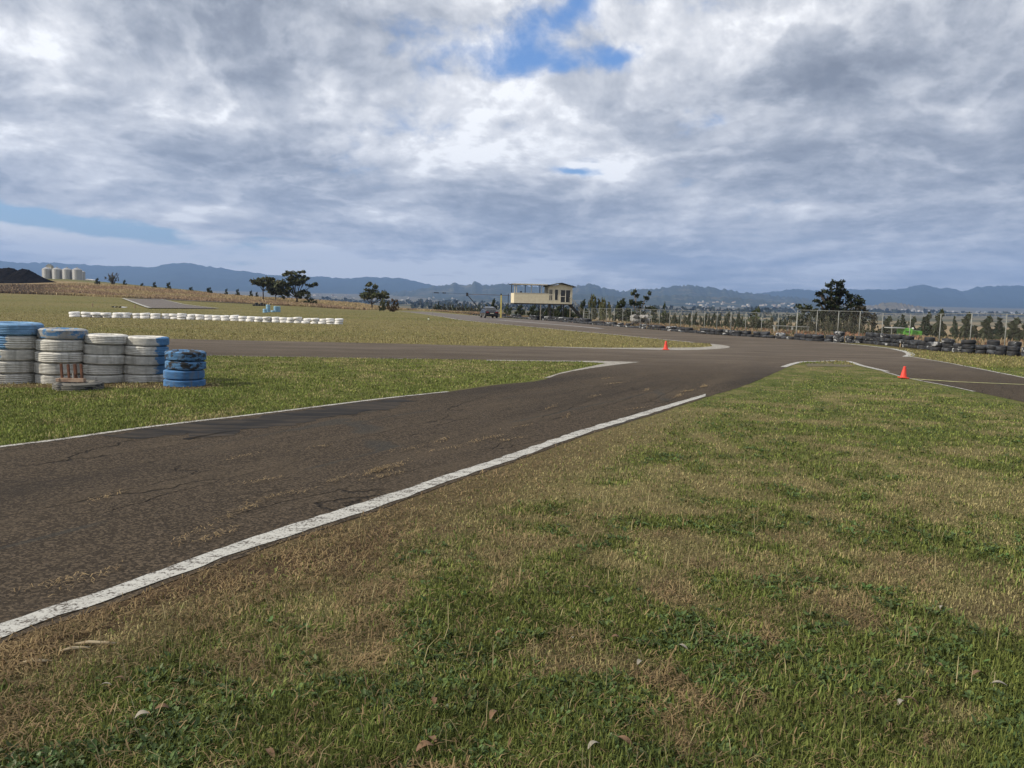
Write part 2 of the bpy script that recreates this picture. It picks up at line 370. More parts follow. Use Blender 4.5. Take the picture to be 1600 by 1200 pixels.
# cracks along the lane
wv = t.vm('ADD', t.mapping(al, (.15, 1.5, 1)), t.vm('SCALE', t.noise(al, 2.2, 4, color=True), sc=.20))
e = t.voro(wv, 1.25, 'DISTANCE_TO_EDGE'); crack = t.m('MULTIPLY', t.m('SUBTRACT', 1.0, t.ss(.0, .013, e)), t.ss(.42, .56, t.noise(al, .8, 2)))
crack = t.m('MULTIPLY', crack, t.m('SUBTRACT', 1.0, t.ss(12, 22, sx.outputs[1])))
wv2 = t.vm('ADD', t.mapping(al, (.10, .9, 1), loc=(3.1, .4, 0)), t.vm('SCALE', t.noise(al, 1.7, 4, color=True), sc=.12))
e2 = t.voro(wv2, .85, 'DISTANCE_TO_EDGE'); seal = t.m('MULTIPLY', t.m('SUBTRACT', 1.0, t.ss(.010, .028, e2)), t.ss(.45, .55, t.noise(al, .5, 2)))
seal = t.m('MULTIPLY', seal, t.m('SUBTRACT', 1.0, t.ss(12, 22, sx.outputs[1])))
c = t.mix(t.m('MULTIPLY', seal, .5), c, (.040, .043, .042)); c = t.mix(t.m('MULTIPLY', crack, .65), c, (.010, .009, .008))
t.set(b.inputs['Base Color'], c); b.inputs['Roughness'].default_value = .9; b.inputs['Specular IOR Level'].default_value = .12
bp = t.new('ShaderNodeBump'); bp.inputs['Strength'].default_value = .8; bp.inputs['Distance'].default_value = .012
hgt = t.m('SUBTRACT', t.m('ADD', agg.outputs[0], fine), t.m('MULTIPLY', crack, 4.0)); t.set(bp.inputs['Height'], hgt); t.set(b.inputs['Normal'], bp.outputs[0])
M_ASPH = m
def edge_noise(poly, amp, seed):
    P = np.array(poly); n = np.stack([vnoise(P[:, 0] * 5, P[:, 1] * 5, seed) + .6 * vnoise(P[:, 0] * 17, P[:, 1] * 17, seed + 2) - .8, vnoise(P[:, 0] * 5, P[:, 1] * 5, seed + 1) - .5], 1)
    return [tuple(p) for p in P + n * amp]
def line_px(pts, step=.12, sm=3): return refine(G2(smooth_px(pts, sm)), step)
segs = [edge_noise(line_px(RT_EDGE), .035, 3), line_px(ISLE, .3), line_px(BR_UP, .4), line_px(HOOK, .3), line_px(ST_FAR, 1.0), line_px(ST_NEAR, .8), line_px(RET_UP, .5), line_px(RET_LO, .5), edge_noise(line_px(WEDGE, .15), .03, 5)]
ASPH = [p for s in segs for p in s[:-1]]
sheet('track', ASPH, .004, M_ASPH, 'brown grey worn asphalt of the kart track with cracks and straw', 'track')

def paint(name, rgb, wear, dirt=(.07, .058, .048)):
    m, t, b = mat(name); co = t.co()
    n = t.noise(co, 55, 5, .75); n2 = t.noise(t.mapping(co, rot=(0, 0, -TDIR), scale=(1, 3, 1)), 5, 4)
    k = t.ss(wear, wear + .09, t.m('ADD', t.m('MULTIPLY', n, .7), t.m('MULTIPLY', n2, .3)))
    c = t.mix(t.noise(co, 9, 4), tuple(x * .8 for x in rgb), rgb); c = t.mix(t.ss(.55, .75, t.noise(co, 30, 3)), c, tuple(x * .62 for x in rgb))
    t.set(b.inputs['Base Color'], t.mix(k, dirt, c)); b.inputs['Roughness'].default_value = .8
    bp = t.new('ShaderNodeBump'); bp.inputs['Strength'].default_value = .6; bp.inputs['Distance'].default_value = .008; t.set(bp.inputs['Height'], n); t.set(b.inputs['Normal'], bp.outputs[0])
    return m
M_LINE = paint('line_paint', (.49, .49, .46), .42); M_LINE2 = paint('old_line_paint', (.52, .51, .48), .44); M_KERB = paint('kerb_concrete', (.38, .36, .32), .42)
def strip(name, up, lo, z, mat_, label, cat, amp=.032, step=.07):
    a = edge_noise(line_px(up, step), amp, 7); c_ = edge_noise(line_px(lo, step), amp, 9)
    return sheet(name, a + c_[::-1], z, mat_, label, cat)
def stripe(name, pts, w, z, mat_, label, cat, step=.25, sm=3, amp=.01, inset=0):
    P = line_px(pts, step, sm); A, B = [], []
    for i, p in enumerate(P):
        q0, q1 = P[max(i - 1, 0)], P[min(i + 1, len(P) - 1)]; dx, dy = q1[0] - q0[0], q1[1] - q0[1]; L = math.hypot(dx, dy) + 1e-9; nx_, ny_ = -dy / L, dx / L
        ww = w(i / (len(P) - 1)) if callable(w) else w
        A.append((p[0] + nx_ * (inset + ww / 2), p[1] + ny_ * (inset + ww / 2))); B.append((p[0] + nx_ * (inset - ww / 2), p[1] + ny_ * (inset - ww / 2)))
    return sheet(name, edge_noise(A, amp, 11) + edge_noise(B, amp, 13)[::-1], z, mat_, label, cat)
strip('edge_line', WL_UP, WL_LO, .008, M_LINE, 'wide white painted line along the near lawn', 'road marking')
stripe('edge_line', WEDGE[8:], .085, .008, M_LINE2, 'thin white line along the lush grass wedge with tyre stacks', 'road marking')
APRON1 = G2([(1000, 566), (966, 570), (931, 574.5), (894, 580.5), (872, 585.5), (859, 590.5), (850, 591), (875, 583), (905, 576.5), (947, 567.8), (900, 565.3), (760, 563.8), (760, 562.6), (850, 563.8), (931, 564.3)])
sheet('kerb_apron', APRON1, .008, M_KERB, 'pale concrete tip of the grass wedge at the junction', 'kerb')
stripe('edge_line', RET_LO[1:7], .07, .008, M_LINE2, 'faint white line on the back edge of the grass wedge', 'road marking')
stripe('edge_line', [(1230, 574), (1254, 566.5), (1290, 565), (1320, 564.6), (1340, 571), (1380, 580.5)], .17, .008, M_LINE, 'white line rounding the tip of the right lawn', 'road marking', sm=3, inset=.10)
stripe('edge_line', [(1381, 581), (1410, 589), (1440, 595.5), (1480, 603), (1522, 612)], .07, .008, M_LINE2, 'thin white line beside the near orange cone', 'road marking')
APRON3 = [G(*q)[:2] for q in [(1258, 568.2), (1290, 566.6), (1316, 566.4), (1335, 572.5), (1320, 573.5), (1290, 572.5), (1262, 573)]]
sheet('kerb_apron', APRON3, .0075, paint('kerb_earth', (.115, .10, .055), .3), 'bare gravelly earth at the tip of the right lawn', 'kerb')
stripe('edge_line', ST_FAR[:12], .22, .008, M_LINE2, 'white line along the far edge below the black tyre wall', 'road marking', step=.6)
stripe('edge_line', ST_FAR[11:], .3, .012, M_LINE2, 'white line along the far edge in front of the tower', 'road marking', step=1.5)
stripe('edge_line', [(1395, 545.3), (1415, 549.8), (1423, 554.3), (1416, 557.8)], .3, .012, M_LINE, 'bright white hooked line end at the lane mouth', 'road marking')
stripe('edge_line', BR_UP[::-1], .10, .008, M_LINE2, 'thin white line on the far side of the right lane', 'road marking')
stripe('edge_line', ST_NEAR[:13], .24, .012, M_LINE2, 'white line along the near edge of the back straight', 'road marking', step=1.0)
APRON2 = G2(smooth_px([(850, 542.2), (930, 544.6), (981, 545.7), (1044, 547.1), (1075, 547.1), (1106, 546.3), (1125, 545.1), (1141, 542.6), (1130, 539.5), (1110, 537.5)], 3) + smooth_px([(1110, 539.3), (1112, 541.3), (1090, 543), (1070, 543.3), (1044, 543.6), (981, 543.7), (930, 543.5), (850, 541.6)], 3))
sheet('kerb_apron', APRON2, .008, M_KERB, 'pale worn concrete kerb round the tip of the grass island', 'kerb')
stripe('lane_band', [(780, 500.2), (840, 505), (900, 509.8), (940, 513.6)], lambda s: .55, .012, paint('band_paint', (.34, .33, .33), .35), 'faded pale band painted along the back straight', 'road marking', step=1.5)
# dark sealed stain near the wedge
m, t, b = mat('bitumen_stain'); co = t.co(); al = t.mapping(co, rot=(0, 0, -TDIR), scale=(.45, 2.2, 1))
k = t.ss(.36, .60, t.m('ADD', t.noise(al, 2.2, 6, .7), t.m('MULTIPLY', t.attr('edge'), .0)))
t.set(b.inputs['Base Color'], t.mix(k, (.045, .036, .027), (.011, .0105, .0105))); b.inputs['Roughness'].default_value = .8; b.inputs['Specular IOR Level'].default_value = .15
st = edge_noise(refine(G2([(150, 681), (210, 674), (300, 662), (400, 651), (500, 638), (600, 626), (640, 622), (640, 629), (590, 640), (520, 652), (450, 664), (400, 672), (330, 684), (270, 688), (300, 678), (220, 688)]), .10), .32, 31)
sheet('bitumen_patch', st, .0065, m, 'dark bitumen stain streaked along the left edge of the lane', 'road patch')
# the piece of track up on the left slope
def GH(u, v, y0=20, y1=400):
    d = ray(u, v); ys = np.linspace(y0, y1, 4000); xs = d[0] / d[1] * ys; zs = EYE + d[2] / d[1] * ys
    k = np.nonzero(zs < H(xs, ys))[0]
    k = k[0] if len(k) else len(ys) - 1
    return (float(xs[k]), float(ys[k]))
def draped(name, A, B, z, mat_, label, cat, n=24):
    "sheet between two polylines A and B laid on the ground"
    def rs(L):
        L = np.array(L, float); s = np.linspace(0, len(L) - 1, n); i = np.minimum(s.astype(int), len(L) - 2); f = (s - i)[:, None]
        return L[i] * (1 - f) + L[i + 1] * f
    A = rs(A); B = rs(B); T = np.linspace(0, 1, n)[:, None, None]
    P = (A[None] * (1 - T) + B[None] * T).reshape(-1, 2); Z = H(P[:, 0], P[:, 1]) + z
    ix = np.arange(n * n).reshape(n, n); q = np.stack([ix[:-1, :-1], ix[:-1, 1:], ix[1:, 1:], ix[1:, :-1]], -1).reshape(-1, 4)
    me = np_mesh(name, np.concatenate([P, Z[:, None]], 1), [q]); return tag(link(name, me, mat_), label, cat, kind='structure')
LL = [GH(192, 467), GH(212, 474.5), GH(234, 482.3)]; LR = [GH(252, 468.5), GH(284, 476), GH(342, 483)]
draped('track', LL, LR, .10, M_ASPH, 'grey asphalt bend of the track on the left slope', 'track')
off = lambda L, dx: [(x + dx, y) for x, y in L]
draped('edge_line', off(LL, -.3), off(LL, .3), .14, M_LINE, 'white line on the left side of the asphalt bend on the slope', 'road marking')
draped('edge_line', off(LR, -.2), off(LR, .2), .14, M_LINE2, 'broken white line on the right side of the asphalt bend on the slope', 'road marking')
TB = [GH(u, v) for u, v in [(196, 464.6), (250, 467.5), (300, 470), (350, 472.5), (405, 475.2), (470, 478.2)]]
draped('track', TB, [(x, y - 4.5) for x, y in TB], .10, M_ASPH, 'thin far stretch of asphalt along the foot of the dry bank', 'track')
# ------------------------------------------------------------------ sun, sky, haze
SUN = Vector((-.80, -.30, .56)).normalized()
sl = bpy.data.lights.new('sun', 'SUN'); sl.energy = 4.6; sl.angle = rad(1.5); sl.color = (1, .90, .74)
so = bpy.data.objects.new('sun', sl); COL.objects.link(so); so.rotation_euler = SUN.to_track_quat('Z', 'Y').to_euler()
w = bpy.data.worlds.new('World'); SC.world = w; w.use_nodes = True; t = NT(w.node_tree)
bg = t.n['Background']
sky = t.new('ShaderNodeTexSky', sky_type='NISHITA', sun_disc=False)
sky.sun_elevation = math.asin(SUN.z); sky.sun_rotation = math.atan2(SUN.x, SUN.y)
sky.altitude = 300; sky.dust_density = .6
D = t.vm('NORMALIZE', t.co('Generated'))
s3 = t.new('ShaderNodeSeparateXYZ'); t.set(s3.inputs[0], D)
dx, dy, dz = s3.outputs
# cloud coordinates: bearing, and a height that packs the layers closer towards the horizon
zc = t.m('ADD', t.m('MAXIMUM', dz, 0.0), .055)
cmb = t.new('ShaderNodeCombineXYZ'); t.set(cmb.inputs[0], t.m('ARCTAN2', dx, dy)); t.set(cmb.inputs[1], t.m('MULTIPLY', t.m('LOGARITHM', zc, 2.71828), .46)); P = cmb.outputs[0]
# angular coordinates (degrees) with a little turbulence, for the large cloud masses
az = t.m('MULTIPLY', t.m('ARCTAN2', dx, dy), 57.2958); el = t.m('MULTIPLY', t.m('ARCSINE', dz), 57.2958)
wob = t.noise(P, 6.0, 4, .6, color=True); sw = t.new('ShaderNodeSeparateColor'); t.set(sw.inputs[0], wob)
azw = t.m('ADD', az, t.m('MULTIPLY', t.m('SUBTRACT', sw.outputs[0], .5), 9.0)); elw = t.m('ADD', el, t.m('MULTIPLY', t.m('SUBTRACT', sw.outputs[1], .5), t.m('MULTIPLY_ADD', t.ss(0, 14, el), 4.6, .5)))
def angles(u, v):
    d = ray(u, v); d = d / np.linalg.norm(d); return math.degrees(math.atan2(d[0], d[1])), math.degrees(math.asin(d[2]))
cae = t.new('ShaderNodeCombineXYZ'); t.set(cae.inputs[0], azw); t.set(cae.inputs[1], elw); AE = cae.outputs[0]
def blob(u, v, ru, rv, slope=0.0):
    "soft elliptical region of the sky around a bearing; ru, rv in degrees"
    a, e = angles(u, v); n = t.new('ShaderNodeMapping', vector_type='TEXTURE'); t.set(n.inputs[0], AE)
    n.inputs['Location'].default_value = (a, e, 0); n.inputs['Rotation'].default_value = (0, 0, -math.atan(slope)); n.inputs['Scale'].default_value = (ru, rv, 1)
    return t.m('POWER', .3679, t.vm('DOT_PRODUCT', n.outputs[0], n.outputs[0]))
def total(lst):
    s = 0.0
    for wgt, bl in lst: s = t.m('MULTIPLY_ADD', bl, wgt, s)
    return s
ld = Vector((-.6, .75, 0)).normalized() * .045
def cl(off=(0, 0, 0), dt=8):
    Q = t.vm('ADD', P, off) if any(off) else P
    a = t.noise(Q, 4.0, dt, .58, .25); b_ = t.noise(t.mapping(Q, (.7, 1, 1)), 1.9, 2, .5)
    return t.m('ADD', t.m('MULTIPLY', a, .62), t.m('MULTIPLY', b_, .38)), a
n0, A0 = cl(); n1 = cl(tuple(ld), 6)[0]
k1 = t.ss(.505, .555, A0); rim = t.m('MULTIPLY', t.ss(.43, .505, A0), t.m('SUBTRACT', 1.0, k1)); k3 = t.ss(.575, .61, A0); crisp = t.m('SUBTRACT', t.m('MULTIPLY', rim, .13), t.m('ADD', t.m('MULTIPLY', k1, .06), t.m('MULTIPLY', k3, .05)))
relief = t.m('SUBTRACT', n0, n1)
det = t.noise(P, 12, 5, .62, .2); det2 = t.noise(t.vm('ADD', P, (-.012, .016, 0)), 12, 4, .62, .2); strat = t.noise(t.mapping(P, (.35, 1.6, 1)), 6.0, 4, .55)
dark = total([(.22, blob(330, 45, 9, 4.5, -.25)), (.12, blob(620, 135, 7, 3, .35)), (.17, blob(1250, 132, 15, 2.2, 0)), (.12, blob(300, 235, 22, 1.8, .1)), (.13, blob(1280, 300, 14, 2.2, .12)), (.08, blob(1400, 40, 9, 3, 0)), (.07, blob(700, 300, 14, 1.6, .08)), (.12, blob(120, 375, 7, .5, .1)), (.13, blob(480, 340, 11, 1.0, .12)), (.06, blob(900, 330, 22, 1.4, .05)), (.06, blob(1540, 300, 12, 6, 0))])
light = total([(.17, blob(80, 60, 7, 5, 0)), (.24, blob(120, 110, 11, 1.8, .15)), (.14, blob(480, 85, 4, 4, .9)), (.14, blob(420, 140, 9, 2.2, .1)), (.40, blob(955, 120, 8, 3.2, -.2)), (.30, blob(990, 265, 5, 1.3, .3)), (.22, blob(790, 215, 7, 2.6, 0)), (.12, blob(1180, 60, 8, 2.4, 0)), (.16, blob(1250, 205, 14, 1.5, 0)), (.10, blob(1150, 345, 10, 1.0, 0)), (.12, blob(560, 255, 9, .9, .1)), (.22, blob(120, 250, 7, 1.2, .1)), (.42, blob(200, 374, 14, .8, .05)), (.36, blob(330, 400, 15, .9, .03)), (.22, blob(640, 345, 6, .6, 0)), (.25, blob(60, 398, 9, .8, 0)), (.22, blob(690, 425, 12, .8, 0)), (.2, blob(460, 415, 12, .7, 0)), (.12, blob(1000, 425, 14, .8, 0)), (.2, blob(430, 345, 7, .5, .05)), (.14, blob(1230, 330, 6, .5, 0)), (.2, blob(1330, 415, 6, .5, 0)), (.14, blob(30, 200, 8, 1.6, .1))])
lum = t.m('ADD', t.m('ADD', .575, t.m('MULTIPLY', relief, 2.7)), t.m('ADD', t.m('MULTIPLY', t.m('SUBTRACT', det, .5), .13), t.m('ADD', t.m('MULTIPLY', t.m('SUBTRACT', det, det2), .75), t.m('MULTIPLY', t.m('SUBTRACT', strat, .5), .42))))
lum = t.m('ADD', lum, t.m('MULTIPLY', t.m('SUBTRACT', .5, n0), 1.3))
lum = t.m('ADD', lum, t.m('SUBTRACT', t.m('MULTIPLY', light, .85), t.m('MULTIPLY', dark, 1.5)))
lum = t.m('ADD', lum, crisp); lum = t.m('ADD', lum, t.m('MULTIPLY', t.ss(12, 60, el), .10)); lum = t.m('ADD', lum, t.m('MULTIPLY', t.m('SUBTRACT', 1.0, t.ss(0, 6, el)), .09))
rp = t.new('ShaderNodeValToRGB'); t.set(rp.inputs[0], lum); cr = rp.color_ramp
cr.elements[0].position = .06; cr.elements[0].color = (.20, .217, .25, 1); cr.elements[1].position = .98; cr.elements[1].color = (1.0, 1.0, 1.0, 1)
for p_, c_ in ((.28, (.285, .305, .345)), (.48, (.41, .43, .47)), (.70, (.61, .62, .645)), (.86, (.80, .80, .81))): e_ = cr.elements.new(p_); e_.color = (*c_, 1)
cloud = t.mix(t.m('MULTIPLY', blob(170, 385, 22, 2.6, .03), .8), rp.outputs[0], t.mix(1.0, rp.outputs[0], (1.06, .99, .88), 'MULTIPLY'))
hole = total([(.95, blob(860, 35, 4.4, 3.0, -.5)), (.85, blob(925, 96, 4.0, 1.1, .1)), (.45, blob(745, 70, 4, 1.5, .3)), (.85, blob(913, 263, 2.0, .45, 0)), (1.25, blob(105, 347, 9, .6, .12)), (.45, blob(1060, 190, 4, 1.8, 0)), (.35, blob(1020, 10, 9, 1.2, 0))])
gap = t.ss(.38, 1.05, t.m('ADD', t.m('ADD', hole, t.m('MULTIPLY', t.m('SUBTRACT', .5, n0), 3.4)), t.m('MULTIPLY', t.m('SUBTRACT', .5, det), 1.5)))
blue = t.mix(1.0, t.vm('SCALE', sky.outputs[0], sc=.10), (.80, .95, 1.15), 'MULTIPLY')
blue = t.mix(t.m('MULTIPLY', t.ss(3, 14, el), .45), blue, (.12, .30, .72))
col = t.mix(gap, cloud, blue)
hz = t.m('SUBTRACT', 1.0, t.ss(-.5, 5.0, el)); col = t.mix(t.m('MULTIPLY', hz, .10), col, (.46, .51, .58))
t.set(bg.inputs[0], col); bg.inputs[1].default_value = 1.0
SC.cycles.max_bounces = 4; SC.cycles.diffuse_bounces = 2; SC.cycles.glossy_bounces = 2; SC.cycles.transmission_bounces = 3; SC.cycles.volume_bounces = 0; SC.cycles.transparent_max_bounces = 8
w.cycles.sampling_method = 'MANUAL'; w.cycles.sample_map_resolution = 512

hb = MB(); hb.box(-16500, 16500, -400, 16500, ZZ.min() - 1.0, 900)
ho = hb.build('haze'); hm = bpy.data.materials.new('haze_air'); hm.use_nodes = True; t = NT(hm.node_tree)
t.n.remove(t.n['Principled BSDF']); pv = t.new('ShaderNodeVolumePrincipled'); t.l.new(pv.outputs[0], t.n['Material Output'].inputs['Volume'])
pv.inputs['Density'].default_value = 9.5e-5; pv.inputs['Color'].default_value = (.33, .53, .96, 1); pv.inputs['Anisotropy'].default_value = .1
ho.data.materials.append(hm); tag(ho, 'blue haze that fades the distant hills', 'haze', kind='stuff'); ho.display_type = 'WIRE'

# ------------------------------------------------------------------ hills
def hill_mat(name, a, b_, c_, sc=1.0, amt=.5):
    m, t, b = mat(name); co = t.co(); n = t.noise(t.mapping(co, (.004 * sc, .004 * sc, .006 * sc)), 1.0, 7, .65); n2 = t.noise(t.mapping(co, (.018 * sc, .018 * sc, .02 * sc)), 1.0, 6, .7)
    c = t.mix(t.ss(.3, .7, n2), a, b_); c = t.mix(t.m('MULTIPLY', t.ss(.52, .66, n), amt), c, c_); t.set(b.inputs['Base Color'], c); b.inputs['Roughness'].default_value = 1; b.inputs['Specular IOR Level'].default_value = 0
    return m
HM1 = hill_mat('wooded_range', (.012, .022, .016), (.032, .042, .026), (.05, .055, .035), 1, .35)
HM2 = hill_mat('wooded_hills', (.020, .030, .018), (.055, .060, .034), (.15, .13, .075), 1.6, .8)
HM3 = hill_mat('grassy_knoll', (.09, .08, .05), (.17, .14, .085), (.05, .06, .03), 2, .5)
def hill(name, crest, Dp, depth, base, mat_, label, seed, spur=.12, rough=.02):
    C = np.array(crest, float); n = 260; u = np.linspace(C[0, 0], C[-1, 0], n)
    i_ = np.searchsorted(C[:, 0], u, 'right').clip(1, len(C) - 1); x0, x1 = C[i_ - 1, 0], C[i_, 0]; f = (u - x0) / (x1 - x0); f = .5 * f + .5 * f * f * (3 - 2 * f); v = C[i_ - 1, 1] * (1 - f) + C[i_, 1] * f
    d = FW[None] + ((u - 800) / F)[:, None] * CR[None] + ((600 - v) / F)[:, None] * CU[None]; tt = Dp / d[:, 1]
    xc = tt * d[:, 0]; zc = EYE + tt * d[:, 2]
    zc = zc + (vnoise(u * .35, u * 0 + 3, seed) - .5) * Dp * rough * .10
    K = np.concatenate([np.linspace(-1, 0, 36), np.linspace(0, 1, 12)[1:]])
    V = []
    for k in K:
        s = 1 - abs(k); y = np.full(n, Dp + k * depth); x = xc * (y / Dp) ** .85
        prof = s ** 1.25 if k < 0 else s
        rid = (np.abs(vnoise(x / (Dp * .055), y / (Dp * .16), seed + 1) - .5) * 2 + .5 * np.abs(vnoise(x / (Dp * .022), y / (Dp * .06), seed + 2) - .5) * 2)
        z = base + (zc - base) * prof * (1 - spur * 4 * s * (1 - s) * rid * 1.3)
        V.append(np.stack([x, y, z], 1))
    V = np.array(V); ix = np.arange(len(K) * n).reshape(len(K), n); q = np.stack([ix[:-1, :-1], ix[:-1, 1:], ix[1:, 1:], ix[1:, :-1]], -1).reshape(-1, 4)
    return tag(link(name, np_mesh(name, V.reshape(-1, 3), [q]), mat_, smooth=True), label, 'hills', kind='structure')
hill('hills', [(-500, 402), (-300, 404), (0, 408), (30, 411), (75, 410), (110, 412), (160, 415), (240, 417), (262, 412), (290, 410), (320, 416), (345, 418), (380, 424), (420, 429), (450, 431), (490, 432), (540, 435), (560, 433), (600, 434), (620, 433.5), (640, 437), (660, 442), (680, 446), (700, 450), (760, 457), (900, 464), (1000, 470)], 10500, 3600, -20, HM1, 'long wooded blue range with a rounded summit at the left', 4, spur=.2)
hill('hills', [(1080, 470), (1150, 462), (1180, 459), (1210, 455), (1245, 452), (1275, 454), (1330, 452), (1400, 452), (1425, 448), (1440, 445), (1455, 447), (1470, 451), (1485, 450), (1502, 455), (1530, 448), (1560, 446.5), (1590, 446.5), (1620, 449), (1700, 446), (2000, 450)], 10500, 3600, -20, HM1, 'dark blue wooded range at the right', 14, spur=.2)
hill('hills', [(560, 462), (640, 454), (680, 447), (712, 443), (730, 446), (742, 441), (760, 446), (780, 443), (800, 443), (830, 447), (870, 447), (900, 446), (922, 444.5), (945, 451), (970, 455), (1010, 451), (1040, 449.5), (1060, 446.5), (1075, 446), (1100, 448), (1130, 452), (1150, 455), (1190, 460), (1230, 464), (1300, 472)], 7400, 2300, -15, HM2, 'lower wooded hills in the middle behind the tower', 24, spur=.18, rough=.03)
hill('hills', [(640, 470), (720, 462), (780, 464), (860, 459), (940, 462), (1000, 465), (1045, 461), (1095, 463), (1160, 466), (1230, 473), (1330, 480)], 5600, 1100, -12, HM2, 'spotted foothills with pale clearings above the town', 34, spur=.2, rough=.03)
hill('hills', [(1320, 485), (1365, 477.5), (1385, 472.5), (1400, 472.5), (1430, 477.5), (1465, 484), (1490, 488)], 4700, 500, -10, HM3, 'small brown grassy hill beside the far town at the right', 44, spur=.1)
# ------------------------------------------------------------------ trees and bushes
def leaf_quads(cen, size, col, flat=.0, aspect=.55):
    "diamond leaf sprays at points cen with sizes and colours"
    n = len(cen); a = rng.normal(size=(n, 3)); a[:, 2] *= (1 - flat); a /= np.linalg.norm(a, axis=1)[:, None] + 1e-9
    b = rng.normal(size=(n, 3)); b -= (b * a).sum(1)[:, None] * a; b /= np.linalg.norm(b, axis=1)[:, None] + 1e-9
    s = np.asarray(size).reshape(-1, 1)
    V = np.stack([cen - a * s, cen + b * s * aspect, cen + a * s, cen - b * s * aspect], 1).reshape(-1, 3)
    Fc = np.arange(4 * n).reshape(n, 4); C = np.repeat(col, 4, 0)
    return V, Fc, C
def clump_points(clumps, n):
    "points spread through ellipsoids (x,y,z,rx,ry,rz), denser near their surface, with sub-clumps"
    vol = np.array([c[3] * c[4] * c[5] for c in clumps]) ** .7; cnt = (vol / vol.sum() * n).astype(int) + 8; P = []
    for c, k in zip(clumps, cnt):
        ns = max(5, k // 26); d = rng.normal(size=(ns, 3)); d /= np.linalg.norm(d, axis=1)[:, None]; r = rng.uniform(.35, 1.0, (ns, 1)) ** .6
        sub = d * r; pick = rng.integers(0, ns, k); q = sub[pick] + rng.normal(size=(k, 3)) * .17
        P.append(np.array(c[:3]) + q * np.array(c[3:]))
    return np.concatenate(P)
M_LEAF = foliage_mat('leaf_spray', 1.0, .18); M_BARK = simple('rough_bark', (.085, .070, .055), .9, rgb2=(.04, .033, .027), scale=5); M_PALEBARK = simple('pale_bark', (.22, .19, .155), .9, rgb2=(.12, .10, .08), scale=5)
def leaf_cols(P, base, var=.35):
    n = len(P); b = np.array(base); k = 1 + rng.normal(size=(n, 1)) * var; k = np.clip(k, .45, 1.8)
    hue = rng.normal(size=(n, 1)) * .10; c = b * k; c[:, :1] *= 1 + hue; return np.clip(c, .004, .5)
def tree(name, loc, h, clumps, n, leaf, base, label, group=None, limbs=None, trunk_r=None, bark=None, cat='tree', fork=.35):
    "clumps in units of the tree height (x across the view, y depth, z up)"
    root = empty(name, loc); tag(root, label, cat, group)
    cl = [tuple(v * h for v in c) for c in clumps]
    P = clump_points(cl, n); P = P[P[:, 2] > .02 * h]
    V, Fc, C = leaf_quads(P, leaf * rng.uniform(.6, 1.4, len(P)), leaf_cols(P, base))
    link('crown', np_mesh('crown', V, [Fc], C), M_LEAF, root)
    tr = trunk_r or h * .028; mb = MB(); fk = Vector((0, 0, fork * h))
    mb.tube([(0, 0, -.3), (0, 0, .02 * h), fk * .5 + Vector((.01 * h, 0, 0)), fk], [tr * 1.35, tr * 1.1, tr * .95, tr * .85], 8)
    for c in cl[:9]:
        e = Vector(c[:3]); mid = fk.lerp(e, .5) + Vector((0, 0, -.03 * h)); mb.tube([fk - Vector((0, 0, .02 * h)), mid, e], [tr * .6, tr * .38, tr * .15], 6)
        for k in range(2):
            q = e + Vector([random.uniform(-.6, .6) * c[3 + j] for j in range(3)]); mb.tube([mid, (mid + q) / 2 + Vector((0, 0, .02 * h)), q], [tr * .3, tr * .2, tr * .08], 5)
    mb.build('trunk', bark or M_BARK, root, smooth=True)
    return root
def px_tree(name, u, vb, vt, Y, clumps, n, leaf, base, label, **k):
    "tree whose foot stands on the ground at bearing u, depth Y; height from surveyed top"
    x, y, z = AG(u, Y); top = AT(u, vt, Y)[2]
    return tree(name, (x, y, z), top - z, clumps, n, leaf, base, label, **k)
OL = (.078, .083, .036); DK = (.032, .041, .018); GY2 = (.082, .082, .050); PIN = (.026, .038, .020); PIN2 = (.042, .048, .024)
# umbrella tree, two round neighbours, tall ragged tree at the left
px_tree('tree', 411, 460, 431.5, 205, [(-.22, 0, .78, .26, .25, .16), (.10, .05, .84, .26, .25, .14), (.34, 0, .74, .24, .22, .16), (-.02, 0, .70, .30, .2, .12), (.42, 0, .60, .14, .15, .1)], 1500, .34, OL, 'umbrella shaped tree, leftmost of the trees in a row on the bank', group='trees on the left bank', fork=.42)
px_tree('tree', 430.5, 461, 440, 208, [(-.2, 0, .62, .26, .25, .26), (.12, 0, .72, .28, .25, .26), (.36, 0, .55, .25, .2, .22), (.1, 0, .45, .3, .2, .16)], 1100, .34, OL, 'low round tree between the umbrella tree and the tall ragged tree', group='trees on the left bank', fork=.3)
px_tree('tree', 463.5, 466, 422.5, 200, [(-.24, 0, .88, .16, .16, .10), (-.06, 0, .84, .18, .18, .13), (.16, 0, .90, .12, .14, .09), (.27, 0, .78, .13, .14, .09), (-.12, 0, .66, .22, .2, .14), (.10, 0, .64, .20, .2, .12), (-.42, 0, .60, .22, .18, .12), (.44, 0, .56, .22, .12, .045), (-.50, 0, .40, .18, .16, .13), (-.24, 0, .40, .18, .16, .13), (.24, 0, .28, .20, .16, .12), (.08, 0, .30, .13, .14, .12), (-.34, 0, .25, .14, .12, .1), (.56, 0, .62, .1, .08, .03)], 3000, .34, (.060, .066, .028), 'tall ragged tree with open branches on the left bank', group='trees on the left bank', fork=.2)
px_tree('tree', 581, 471.5, 442, 205, [(-.08, 0, .84, .22, .25, .16), (-.18, 0, .60, .26, .28, .20), (.06, 0, .57, .26, .28, .20), (.36, 0, .56, .28, .22, .15), (-.26, 0, .44, .16, .2, .12), (.52, 0, .48, .12, .12, .10)], 1500, .34, OL, 'lone bushy tree standing right of the others on the bank', group='trees on the left bank', fork=.22)
